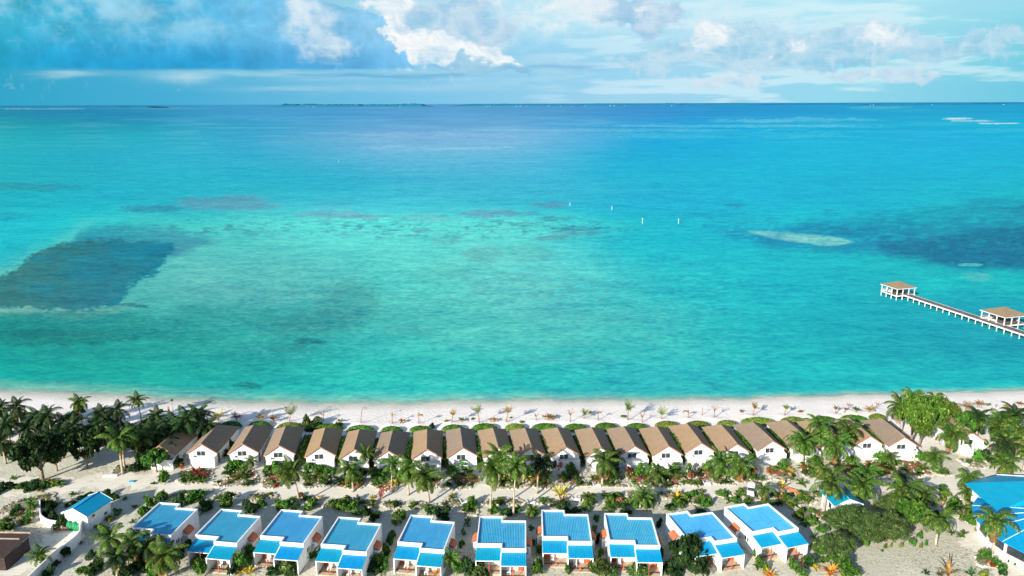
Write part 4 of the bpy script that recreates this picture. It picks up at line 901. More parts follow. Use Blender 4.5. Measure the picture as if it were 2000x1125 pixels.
# ================================================================== jetty with two pavilions
def pavilion(name, eave_px, deck_z, eave_z, rise, label):
    pts = [np.array(P(a, b_, eave_z)) for a, b_ in eave_px]    # left, front, right corners
    L_, Fr, Rt = pts; c_ = (L_+Rt)/2; ex = (Rt-Fr); ey = (L_-Fr)
    ax = (ex/np.linalg.norm(ex)+np.array([ey[1], -ey[0]])/np.linalg.norm(ey)); ax /= np.linalg.norm(ax); s_ = (np.linalg.norm(ex)+np.linalg.norm(ey))/4
    print(name, 'half size', s_, 'angle', math.degrees(math.atan2(ax[1], ax[0])))
    root = empty('jetty_pavilion', (c_[0], c_[1], deck_z), math.atan2(ax[1], ax[0])); ez = eave_z-deck_z; t_ = s_
    rf = MB(); rf.add([(-t_, -t_, ez), (t_, -t_, ez), (t_, t_, ez), (-t_, t_, ez), (-t_, -t_, ez+.16), (t_, -t_, ez+.16), (t_, t_, ez+.16), (-t_, t_, ez+.16), (0, 0, ez+rise)], [(3, 2, 1, 0), (0, 1, 5, 4), (1, 2, 6, 5), (2, 3, 7, 6), (3, 0, 4, 7), (4, 5, 8), (5, 6, 8), (6, 7, 8), (7, 4, 8)])
    ob('roof', rf, 'thatch', root)
    fa = MB(); e = t_+.03
    for a in range(4):
        if a % 2 == 0: y_ = -e if a == 0 else e-.05; fa.box(-e, y_, ez-.1, e, y_+.05, ez+.12)
        else: x_ = -e if a == 1 else e-.05; fa.box(x_, -e+.055, ez-.1, x_+.05, e-.055, ez+.12)
    ob('eave_board', fa, 'weathered_white', root)
    dk = MB(); d_ = t_*.93; dk.box(-d_, -d_, -.30, d_, d_, 0); ob('deck', dk, 'wood_deck', root)
    eb = MB(); eb.box(-d_-.06, -d_-.06, -.42, d_+.06, -d_-.003, .03); eb.box(-d_-.06, d_+.003, -.42, d_+.06, d_+.06, .03); eb.box(-d_-.06, -d_-.003, -.42, -d_-.003, d_+.003, .03); eb.box(d_+.003, -d_-.003, -.42, d_+.06, d_+.003, .03); ob('deck_edge', eb, 'weathered_white', root)
    n_ = 4
    for i in range(n_):
        for j in range(n_):
            if i in (0, n_-1) or j in (0, n_-1):
                x_ = -d_+.15+(2*d_-.3)*i/(n_-1); y_ = -d_+.15+(2*d_-.3)*j/(n_-1)
                c1 = MB(); c1.box(x_-.13, y_-.13, 0, x_+.13, y_+.13, ez); ob('column', c1, 'weathered_white', root)
                p1 = MB(); p1.tube([(x_, y_, -deck_z-2.2), (x_, y_, -.30)], [.16, .16], 8); ob('pile', p1, 'weathered_white', root)
    bn = MB(); bn.box(-d_+.4, d_-.8, .02, d_-.4, d_-.35, .45); bn.box(-d_+1.4, 0, .02, -d_+1.85, d_-1.0, .4); ob('bench', bn, 'cream_wall', root)
    rl = MB(); rl.box(-d_+.3, d_-.12, .75, d_-.3, d_-.05, .85); ob('rail', rl, 'weathered_white', root)
    reg(root, 'pavilion', group='roofed pavilions on the jetty', label=label); return c_
DZ = .75
c1 = pavilion('p1', [(1717.5, 555), (1750, 564.5), (1793, 562)], DZ, DZ+2.5, 1.9, 'open pavilion with weathered hip roof at the seaward end of the jetty')
c2 = pavilion('p2', [(1912, 606.5), (1957.5, 620), (2012, 616)], DZ, DZ+2.6, 2.1, 'open pavilion with weathered hip roof beside the middle of the jetty, near the frame edge')
ANCH.append((c1[0], c1[1], 'jetty'))
a_ = np.array(P(1762, 575, DZ)); b_ = np.array(P(2000, 654, DZ)); a2_ = np.array(P(1787, 576, DZ)); b2_ = np.array(P(2000, 645.5, DZ))
print('jetty widths', np.linalg.norm(a_-a2_), np.linalg.norm(b_-b2_))
d_ = (b_-a_)/np.linalg.norm(b_-a_); nrm = np.array([-d_[1], d_[0]]); wj = 3.3
if (b2_-b_)@nrm < 0: nrm = -nrm
o0 = a_-d_*1.0; Lj = 125.0; root = empty('jetty', (o0[0], o0[1], DZ), math.atan2(d_[1], d_[0])); sg = 1 if nrm@np.array([-d_[1], d_[0]]) > 0 else -1
dk = MB(); y0, y1 = sorted((0.12*sg, (wj-.12)*sg))
for i in range(250): dk.box(i*.5, y0, -.12, i*.5+.46, y1, -.002)
ob('deck', dk, 'wood_deck', root)
for k_, yy in enumerate((0, (wj-.12)*sg)):
    ya, yb = sorted((yy, yy+.12*sg)); e_ = MB(); e_.box(0, ya, -.42, Lj, yb, .06); ob('edge_beam', e_, 'weathered_white', root)
np_ = 0
for i in range(46):
    for yy in (.14*sg, (wj-.14)*sg):
        pl = MB(); x_ = 1.2+i*2.72; pl.tube([(x_, yy, -DZ-2.4), (x_, yy, -.15)], [.15, .15], 8); ob('pile', pl, 'weathered_white', root); np_ += 1
reg(root, 'jetty', label='long dark-decked jetty on white piles running out over the lagoon')

# channel markers and small posts standing in the water
for (a, t0, t1, lb) in [(1195, 403, 410, 'thin white channel marker post in the water farthest out'), (1254.5, 426, 437, 'tall white channel marker post in the water, left of the pale sandbar edge'), (1325, 427, 437, 'white channel marker post in the water, rightmost of the three'), (1113, 396, 402, 'short white marker post beside a purple reef patch'), (661, 313, 317, 'tiny white marker buoy far out on the lagoon')]:
    x, y = P(a, t1, ZW); k = ppm(x, y, ZW); root = empty('marker_post', (x, y, ZW)); h_ = (t1-t0)/k
    mb = MB(); mb.tube([(0, 0, -1.5), (0, 0, h_)], [.14, .09], 8); ob('pole', mb, 'white_paint', root, True); mb = MB(); mb.tube([(0, 0, h_*.8), (0, 0, h_)], [.17, .17], 8); ob('top_mark', mb, 'white_paint', root)
    reg(root, 'marker', group='channel markers in the lagoon', label=lb)

# ================================================================== far shore
def far_strip(name, x0, x1, dist, hgt, seed, label, gaps=0.0, blockx=22):
    """a low wooded islet: uneven ridge line with real depth"""
    r_ = np.random.default_rng(seed); mb = MB(); X0 = P(x0, 206, 0)[0]/P(x0, 206, 0)[1]*dist; X1 = P(x1, 206, 0)[0]/P(x1, 206, 0)[1]*dist
    n_ = int((X1-X0)/blockx); hs = hgt*(.5+.40*fbm(np.arange(n_)*1.0, np.zeros(n_), 30, 3, seed)+.22*fbm(np.arange(n_)*1.0, np.zeros(n_), 5, 2, seed+3)); tp = np.clip(np.minimum(np.arange(n_), n_-1-np.arange(n_))/(n_*.06+1), 0, 1)
    gp = fbm(np.arange(n_)*1.0, np.zeros(n_)+50, 11, 3, seed+5)
    hs = hs*(.55+.45*np.clip((gp-gaps+.04)/.08, 0, 1))
    v_ = []
    for i in range(n_):
        xx = X0+(X1-X0)*i/(n_-1); h_ = max(.5, hs[i]*tp[i]); h2 = h_*r_.uniform(.8, 1.15)
        v_ += [(xx, dist, ZW-.5), (xx, dist+25, h_*.8), (xx, dist+250, h2), (xx, dist+600, h_*.8), (xx, dist+640, ZW-.5)]
    f_ = []
    for i in range(n_-1):
        for j in range(4): a = i*5+j; f_.append((a, a+5, a+6, a+1))
    mb.add(v_, f_); o = ob(name, mb, 'far_land_hazed'); o['kind'] = 'structure'; o['label'] = label; return X0, X1
far_strip('island', 160, 300, 12500, 34, 3, 'low dark islet on the left horizon')
far_strip('island', 527, 842, 14500, 62, 4, 'wooded island on the horizon left of centre', .30)
far_strip('island', 876, 1500, 16000, 46, 5, 'long inhabited island along the central horizon', .35)
far_strip('island', 1500, 1700, 17500, 24, 7, 'faint low island on the right horizon', .3)
far_strip('island', 1700, 2100, 15500, 30, 6, 'low wooded island on the right horizon', .45)
r_ = np.random.default_rng(9)
WB = [(781, 206), (600, 206.6), (612, 206.4), (950, 205), (957, 205.2), (1008, 205.2), (1016, 205.1), (1028, 205.3), (1071, 204.8), (1072, 205), (1095, 205.3), (1115, 204.8), (1120, 205), (1143, 205), (1192, 205), (1200, 205.3), (1220, 205), (1312, 204.5), (1700, 203.8), (1706, 203.6), (1820, 203), (1960, 203)]
for i, (a, b_) in enumerate(WB):
    dist = 13800; q = P(a, 208, 0); xx = q[0]/q[1]*dist; s_ = r_.uniform(.22, .5)
    mb = MB(); w_, h_ = 11*s_, 13*s_; mb.box(-w_, 0, -2, w_, 16, h_); mb.add([(-w_-1, -1, h_), (w_+1, -1, h_), (w_+1, 17, h_), (-w_-1, 17, h_), (-w_*.5, 8, h_+5), (w_*.5, 8, h_+5)], [(0, 1, 5, 4), (1, 2, 5), (2, 3, 4, 5), (3, 0, 4)])
    o = ob('far_building', mb, 'far_white'); o.location = (xx, dist, 0); reg(o, 'building', 'tiny white building or boat on the far horizon shore', 'white specks of buildings on the far islands')
# breaking surf line on the far right sandbar
x, y = P(1850, 232, ZW)

# ================================================================== other buildings
def from_ridge(name, rf, rb, W, ez, rz_, roofm, fascia, label, cat, group=None, extra=None, inset=.3):
    x0, y0 = P(*rf, rz_); x1, y1 = P(*rb, rz_); D = math.hypot(x1-x0, y1-y0)-2*inset; h_ = math.atan2(-(x1-x0), y1-y0)
    ux, uy = -math.sin(h_), math.cos(h_); root = empty(name, (x0+ux*inset, y0+uy*inset, 0), h_)
    gable_parts(root, W, D, ez, rz_, 'white_paint', roofm, fascia, .3)
    print(name, 'depth', D, 'heading', math.degrees(h_))
    reg(root, cat, group=group, label=label); return root, D
gh, D_ = from_ridge('service_building', (142.7, 994.4), (193.8, 961.6), 4.6, 2.9, 3.9, 'blue_bright', 'white_cap', 'small white service building with blue gabled roof beside the curved walls on the left', 'building')
d2 = MB(); d2.box(2.302, 1.0, 1.9, 2.34, 1.6, 2.3); d2.box(2.302, D_-1.6, .9, 2.34, D_-1.0, 1.3); ob('vent_window', d2, 'glass_dark', gh)
ANCH.append((gh.location.x, gh.location.y, 'small blue-roofed service building'))
gt = MB(); random.seed(3)
for i in range(7):
    a = -1.7+i*.35; gt.tube([(a, -.5-.1*i % .3, 0), (a+.1, -.15, 1.3+.2*math.sin(i*2))], [.24, .2], 7)
o = ob('green_drums', gt, 'green_tarp', None, True); o.location = gh.location; o.rotation_euler = gh.rotation_euler
reg(o, 'containers', label='green plastic drums and tarp against the white service building')
kh, D_ = from_ridge('utility_house', (1660, 976), (1630, 947.5), 4.6, 2.9, 3.9, 'blue_bright', 'white_cap', 'small white house with blue gabled roof between the palms right of the villas', 'building')
wn = MB(); wn.box(-2.34, 1.2, 1.4, -2.302, 2.0, 2.3); ob('window', wn, 'glass_dark', kh); dd_ = MB(); dd_.box(-.5, -.04, 0, .5, -.002, 2.0); ob('door', dd_, 'frame_grey', kh)
ANCH.append((kh.location.x, kh.location.y, 'small blue-roofed house'))

# curved garden walls beside the service building
def wall_along(name, pts_px, h_, th, mat, label, cap=True, z=0):
    pts = [np.array(P(a, b_, 0)) for a, b_ in pts_px]
    # smooth with Catmull-Rom
    out_ = []
    for i in range(len(pts)-1):
        p0 = pts[max(i-1, 0)]; p1 = pts[i]; p2 = pts[i+1]; p3 = pts[min(i+2, len(pts)-1)]
        for k in range(6):
            t_ = k/6; out_.append(.5*((2*p1)+(-p0+p2)*t_+(2*p0-5*p1+4*p2-p3)*t_**2+(-p0+3*p1-3*p2+p3)*t_**3))
    out_.append(pts[-1]); mb = MB(); k = 0; c0_ = out_[0]
    for i, p in enumerate(out_):
        d__ = out_[min(i+1, len(out_)-1)]-out_[max(i-1, 0)]; d__ = d__/np.linalg.norm(d__); n__ = np.array([-d__[1], d__[0]])*th/2
        a = p+n__-c0_; b2 = p-n__-c0_; mb.v += [(a[0], a[1], 0), (b2[0], b2[1], 0), (b2[0], b2[1], h_), (a[0], a[1], h_)]
    for i in range(len(out_)-1):
        for j in range(4): mb.f.append((i*4+j, i*4+(j+1) % 4, i*4+4+(j+1) % 4, i*4+4+j))
    mb.f += [(0, 3, 2, 1), tuple(len(out_)*4-4+j for j in range(4))]
    o = ob(name, mb, mat); o.location = (c0_[0], c0_[1], z); reg(o, 'wall', label=label); return o
wall_along('garden_wall', [(174, 1027), (166, 1030), (159, 1042), (158, 1056), (148, 1068), (128, 1084), (104, 1104), (76, 1130), (40, 1165)], 1.9, .22, 'white_paint', 'pale curved boundary wall sweeping from the service building to the lower left corner')
wall_along('garden_wall', [(80, 992), (80, 1008), (82, 1020), (94, 1029), (108, 1032), (122, 1033)], 1.5, .2, 'white_paint', 'low white curved wall around the dark bushes left of the service building')
wall_along('garden_wall', [(252, 975), (268, 962), (276, 957)], 2.0, .18, 'white_paint', 'short pale wall casting a dark shadow right of the service building') if False else None

# dark open shed at the lower left
p_ = [np.array(P(a, b_, 2.6)) for a, b_ in ((-60, 1041), (58, 1043))]
root = empty('open_shed', (p_[0][0], p_[0][1], 0), math.atan2(p_[1][1]-p_[0][1], p_[1][0]-p_[0][0])); Ls = np.linalg.norm(p_[1]-p_[0])
rf = MB(); rf.add([(0, -6, 2.1), (Ls, -6, 2.1), (Ls, 0, 2.6), (0, 0, 2.6), (0, -6, 2.22), (Ls, -6, 2.22), (Ls, 0, 2.72), (0, 0, 2.72)], [(3, 2, 1, 0), (4, 5, 6, 7), (0, 1, 5, 4), (1, 2, 6, 5), (2, 3, 7, 6), (3, 0, 4, 7)]); ob('roof', rf, 'wood_dark', root)
bm = MB(); bm.box(-.1, -.08, 2.74, Ls+.15, .12, 2.92); bm.box(-.1, -1.6, 2.62, Ls-.6, -1.42, 2.76); ob('beam', bm, 'wood_pale', root)
for x_ in (.3, Ls*.5, Ls-.2):
    for y_ in (-.2, -5.7): pm = MB(); pm.box(x_-.08, y_-.08, 0, x_+.08, y_+.08, 2.1); ob('post', pm, 'wood_pale', root)
bk_ = MB(); bk_.box(0.05, -5.95, 0, Ls-.05, -5.85, 2.05); bk_.box(Ls-.1, -5.8, 0, Ls, -.4, 2.1); ob('side_panel', bk_, 'wood_dark', root)
reg(root, 'shed', label='dark flat-roofed timber shed in the lower left corner'); ANCH.append((root.location.x+Ls*.7, root.location.y, 'dark timber shed'))

# big blue-roofed restaurant at the right edge
root = empty('restaurant', (87.8, 106.5, 0)); Rr, NE = 12.0, 20; ez_, az_ = 3.1, 6.4
def ring(r_, z_, ph=0.0): return [(r_*math.cos(2*math.pi*(i+ph)/NE), r_*math.sin(2*math.pi*(i+ph)/NE), z_) for i in range(NE)]
rf = MB(); rf.add(ring(Rr, ez_)+ring(Rr, ez_+.12)+[(0, 0, az_), (0, 0, az_-.2)], [(i, (i+1) % NE, NE+(i+1) % NE, NE+i) for i in range(NE)]+[(NE+i, NE+(i+1) % NE, 2*NE) for i in range(NE)]+[((i+1) % NE, i, 2*NE+1) for i in range(NE)])
ob('skirt_roof', rf, 'blue_bright', root)
for i in range(NE//2-5, NE//2+7):
    rb = MB(); a = 2*math.pi*i/NE; rb.tube([(Rr*.99*math.cos(a), Rr*.99*math.sin(a), ez_+.12), (Rr*.1*math.cos(a), Rr*.1*math.sin(a), ez_+.12+(az_-ez_-.12)*.895)], [.075, .075], 5); ob('roof_rib', rb, 'white_cap', root)
wl = MB(); r0_, r1_ = 11.1, 10.9; a0, a1 = int(NE*.3), int(NE*.85)
for z0, z1 in ((0, 1.05), (2.65, 3.25)):
    wl.add(ring(r0_, z0)+ring(r0_, z1)+ring(r1_, z0)+ring(r1_, z1), [(i, (i+1) % NE, NE+(i+1) % NE, NE+i) for i in range(NE)]+[(NE+i, NE+(i+1) % NE, 3*NE+(i+1) % NE, 3*NE+i) for i in range(NE)]+[((i+1) % NE, i, 2*NE+i, 2*NE+(i+1) % NE) for i in range(NE)])
ob('wall', wl, 'white_paint', root)
for i in range(8, 18):
    a = 2*math.pi*i/NE; pm = MB(); pm.tube([(11.05*math.cos(a), 11.05*math.sin(a), 1.0), (11.05*math.cos(a), 11.05*math.sin(a), 2.7)], [.22, .22], 8); ob('column', pm, 'white_paint', root)
    b2 = 2*math.pi*(i+1)/NE; p0 = np.array([11.0*math.cos(a), 11.0*math.sin(a)]); p1 = np.array([11.0*math.cos(b2), 11.0*math.sin(b2)]); wm = MB(); dd_ = (p1-p0)/np.linalg.norm(p1-p0); nn_ = np.array([dd_[1], -dd_[0]])
    p0 = p0+dd_*.24; p1 = p1-dd_*.24
    def slab(q0, q1, z0, z1, th): 
        m_ = MB(); m_.hexa([(q0[0], q0[1], z0), (q1[0], q1[1], z0), (q1[0]-nn_[0]*th, q1[1]-nn_[1]*th, z0), (q0[0]-nn_[0]*th, q0[1]-nn_[1]*th, z0)], [(q0[0], q0[1], z1), (q1[0], q1[1], z1), (q1[0]-nn_[0]*th, q1[1]-nn_[1]*th, z1), (q0[0]-nn_[0]*th, q0[1]-nn_[1]*th, z1)]); return m_
    fo = ob('window', slab(p0, p1, 1.08, 2.62, .06), 'window_brown', root); g0 = p0+dd_*.12+nn_*.02; g1 = p1-dd_*.12+nn_*.02; ob('pane', slab(g0, g1, 1.2, 2.5, .03), 'glass_dark', fo)
cor = [(80.4, 119.6), (88.0, 122.6), (101, 122), (106, 110), (98, 101.5), (80.3, 110.2)]; ap = (93.5, 112.5, 8.6); oc = np.array([87.8, 106.5])
cl_ = [(x_-oc[0], y_-oc[1]) for x_, y_ in cor]; k = len(cl_); rf = MB(); apl = (ap[0]-oc[0], ap[1]-oc[1], ap[2])
rf.add([(x_, y_, 3.9) for x_, y_ in cl_]+[(x_, y_, 4.05) for x_, y_ in cl_]+[apl], [(i, k+i, k+(i+1) % k, (i+1) % k)[::-1] if False else ((i+1) % k, (i+1) % k+k, i+k, i)[::-1] for i in range(k)]+[(k+(i+1) % k, k+i, 2*k) for i in range(k)]+[tuple(range(k))])
ob('main_roof', rf, 'blue_bright', root)
for i in range(1):
    hp = MB(); j = 1; hp.tube([(cl_[j][0], cl_[j][1], 4.1), (apl[0], apl[1], apl[2]+.04)], [.08, .08], 6); ob('hip_cap', hp, 'white_cap', root)
iw = MB(); cen = np.mean(cl_, axis=0); inn = [tuple(np.array(q)*.9+cen*.1) for q in cl_]; iw.add([(x_, y_, 0) for x_, y_ in inn]+[(x_, y_, 3.95) for x_, y_ in inn], [(i, (i+1) % k, k+(i+1) % k, k+i)[::-1] for i in range(k)]); ob('rear_wall', iw, 'white_paint', root)
an = MB(); an.box(-8.9, 1.8, 0, -6.6, 6.0, 2.7); ob('annex', an, 'white_paint', root)
reg(root, 'restaurant', label='large round building with bright blue ribbed roof at the right edge'); ANCH.append((80, 107, 'big blue-roofed round building'))

# ================================================================== sandy track and garden beds
def poly_sheet(name, cxy, z, mat, label, zf=None):
    c_ = cxy.mean(0); k = len(cxy); mb = MB(); mb.add([(p[0]-c_[0], p[1]-c_[1], 0) for p in cxy]+[(0, 0, .0)], [(i, (i+1) % k, k) for i in range(k)])
    o = ob(name, mb, mat); o.location = (c_[0], c_[1], z); return o
def ribbon(pts_px, w_, z, name, mat, label):
    pts = [np.array(P(a, b_)) for a, b_ in pts_px]; out_ = []
    for i in range(len(pts)-1):
        p0 = pts[max(i-1, 0)]; p1 = pts[i]; p2 = pts[i+1]; p3 = pts[min(i+2, len(pts)-1)]
        for k in range(14):
            t_ = k/14; out_.append(.5*((2*p1)+(-p0+p2)*t_+(2*p0-5*p1+4*p2-p3)*t_**2+(-p0+3*p1-3*p2+p3)*t_**3))
    out_.append(pts[-1]); mb = MB()
    for i, p in enumerate(out_):
        d__ = out_[min(i+1, len(out_)-1)]-out_[max(i-1, 0)]; d__ = d__/np.linalg.norm(d__); n__ = np.array([-d__[1], d__[0]])
        ww = w_*(.5+.16*math.sin(i*.7)+.1*math.sin(i*1.9+2)); w2_ = w_*(.5+.16*math.sin(i*.55+1)+.1*math.sin(i*1.7)); a = p+n__*ww; b2 = p-n__*w2_; mb.v += [(a[0], a[1], z), (b2[0], b2[1], z)]
    mb.f = [(2*i, 2*i+1, 2*i+3, 2*i+2) for i in range(len(out_)-1)]; o = ob(name, mb, mat); o['kind'] = 'structure'; o['label'] = label; return o
ribbon([(-60, 940), (60, 950), (170, 942), (260, 938), (330, 942), (420, 953), (520, 958), (640, 962), (740, 964), (850, 966), (980, 964), (1100, 962), (1220, 960), (1300, 952), (1400, 952), (1500, 948), (1600, 945), (1720, 946), (1800, 944), (1880, 938), (1950, 930), (2060, 915)], 5.6, .012, 'track', 'road_sand', 'sandy track running between the two rows of houses')
ribbon([(1850, 946), (1858, 975), (1868, 1000), (1890, 1030), (1910, 1060), (1940, 1090), (1985, 1125)], 5.0, .008, 'path', 'road_sand', 'sandy path curving past the round blue-roofed building')
ribbon([(-40, 1150), (60, 1090), (110, 1055), (140, 1040), (166, 1030)], 5.0, .008, 'path', 'road_sand', 'sandy drive in front of the timber shed')
for i in range(len(VPOS)):
    x_, y_, h_ = VPOS[i]; q = MB(); q.box(-3.7, -7.5, .004, 3.7, -2.3, .012)
def bed(cx, cy, w_, h_, mat='soil', seed=0, rocks=True, group='stone-edged garden beds', look='stone-edged garden bed', tilt=0.0):
    r_ = np.random.default_rng(seed); x, y = P(cx, cy); k = ppm(x, y); vs = (H/math.hypot(x, y, H)); rx = w_/k/2; ry = h_/k/2/vs; n_ = 26; pts = []
    for i in range(n_):
        t_ = 2*math.pi*i/n_; e = .75; c_, s_ = math.cos(t_), math.sin(t_); q = 1+.16*math.sin(3*t_+seed)+.09*math.sin(5*t_+seed*2)
        pts.append((rx*q*math.copysign(abs(c_)**e, c_), ry*q*math.copysign(abs(s_)**e, s_)))
    hd = math.atan2(-x, y)*.55+tilt; root = empty('garden_bed', (x, y, 0), hd); mb = MB(); h0 = .10
    mb.add([(a, b_, -.02) for a, b_ in pts]+[(a*.93, b_*.93, h0) for a, b_ in pts]+[(a*.5, b_*.5, h0+.10) for a, b_ in pts]+[(0, 0, h0+.12)], [(i, (i+1) % n_, n_+(i+1) % n_, n_+i) for i in range(n_)]+[(n_+i, n_+(i+1) % n_, 2*n_+(i+1) % n_, 2*n_+i) for i in range(n_)]+[(2*n_+i, 2*n_+(i+1) % n_, 3*n_) for i in range(n_)])
    ob('soil', mb, mat, root, True)
    if rocks:
        st_ = MB(); per = sum(math.dist(pts[i], pts[(i+1) % n_]) for i in range(n_)); m_ = int(per/.42)
        for i in range(m_):
            t_ = i/m_*n_; a = int(t_) % n_; f_ = t_-int(t_); p = np.array(pts[a])*(1-f_)+np.array(pts[(a+1) % n_])*f_
            s_ = r_.uniform(.13, .26); px_, py_ = p*r_.uniform(.96, 1.03); v8 = [(px_+s_*a1*r_.uniform(.7, 1.1), py_+s_*b1*r_.uniform(.7, 1.1), .0 if c1 < 0 else s_*r_.uniform(.8, 1.3)) for c1 in (-1, 1) for a1, b1 in ((-1, -1), (1, -1), (1, 1), (-1, 1))]
            st_.add(v8, [(3, 2, 1, 0), (4, 5, 6, 7), (0, 1, 5, 4), (1, 2, 6, 5), (2, 3, 7, 6), (3, 0, 4, 7)])
        # lighter coral rubble lying inside
        for i in range(int(rx*ry*2.2)):
            t_ = r_.uniform(0, 6.28); q = math.sqrt(r_.uniform(0, .75)); s_ = r_.uniform(.08, .2); px_, py_ = rx*q*math.cos(t_), ry*q*math.sin(t_)
            v8 = [(px_+s_*a1*r_.uniform(.6, 1.1), py_+s_*b1*r_.uniform(.6, 1.1), .1 if c1 < 0 else .16+s_*r_.uniform(.5, 1.2)) for c1 in (-1, 1) for a1, b1 in ((-1, -1), (1, -1), (1, 1), (-1, 1))]
            st_.add(v8, [(3, 2, 1, 0), (4, 5, 6, 7), (0, 1, 5, 4), (1, 2, 6, 5), (2, 3, 7, 6), (3, 0, 4, 7)])
        e_ = ob('stone_edging', st_, 'rock', root); e_['kind'] = 'stuff'
    reg(root, 'garden bed', look, group); BEDS.append((x, y, rx, ry, hd, mat)); return root
BEDS = []
LOW = [(380, 938, 60, 11), (462, 942, 88, 12), (538, 948, 50, 10), (622, 948, 54, 9), (750, 942, 50, 12), (892, 950, 60, 11), (990, 949, 70, 11), (1066, 948, 58, 11), (1134, 946, 56, 9), (1202, 948, 52, 8), (1286, 947, 66, 11), (1350, 944, 40, 9), (1410, 942, 54, 9), (1480, 936, 40, 9), (1538, 936, 56, 9), (1580, 928, 22, 8), (1702, 926, 30, 11), (1728, 929, 36, 9), (1832, 922, 32, 7),
       (372, 968, 70, 16), (440, 970, 44, 12), (508, 971, 56, 11), (586, 975, 50, 11), (660, 984, 50, 14), (716, 984, 40, 12), (766, 987, 38, 12), (822, 989, 48, 11), (882, 985, 38, 12), (918, 996, 28, 24), (984, 981, 84, 11), (1080, 982, 60, 8), (1148, 974, 26, 18), (1198, 975, 46, 20), (1250, 974, 58, 24), (1312, 969, 62, 12), (1362, 974, 50, 26), (1412, 966, 26, 11), (1462, 968, 50, 16), (1540, 976, 60, 20), (1572, 975, 34, 22), (1598, 966, 26, 14),
       (1575, 1010, 46, 30), (60, 985, 90, 26), (30, 1015, 70, 18), (1900, 905, 46, 14), (1842, 925, 26, 8), (236, 918, 30, 16), (1930, 1098, 46, 20), (1870, 990, 40, 26), (1893, 1012, 34, 20)]
for i, (a, b_, w_, h_) in enumerate(LOW): bed(a, b_, w_, h_, 'soil', i)
for i, (x0, y0, h_) in enumerate(BPOS[:-1]):
    if i == 0: continue
    ux, uy = -math.sin(h_), math.cos(h_); x = x0-ux*4.6+.25; y = y0-uy*4.6; px_, py_ = proj(x, y, 0)
    bed(px_, py_, 56 if i < 5 else 50, 26, 'mulch', 100+i, True, 'mulched beds in front of the bungalows', 'reddish mulch bed')

# ================================================================== planting
def place_palm(cx, cy, bx, by, Rpx, dark=0, v=None, look=None, dry=False):
    x, y, z = G(bx, by); hz = height_at(x, y, cy)-z; hz = max(hz, 1.2); k = ppm(x, y, hz)
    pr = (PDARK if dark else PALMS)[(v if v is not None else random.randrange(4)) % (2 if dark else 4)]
    lean_px = (cx-proj(x, y, hz)[0])/k
    s_ = (Rpx/k/2.55); s_ = max(.45, s_*1.12); rz = random.uniform(-.5, .5)+(0 if lean_px > 0 else math.pi)
    o = put(pr, (x, y, z), rz, (s_, s_, hz/6.0))
    # stretch only the trunk: keep the crown's own proportions
    for ch in o.children:
        if ch.name.split('.')[0] != 'trunk':
            q = (hz/6.0); ch.scale = (1, 1, s_/q); ch.location = (0, 0, 6.0*(1-s_/q))
    reg(o, 'palm', look or ('tall coconut palm' if hz > 4.5 else 'short bushy palm'), 'coconut palms among the houses', pos=Vector((x, y, 0))); return o
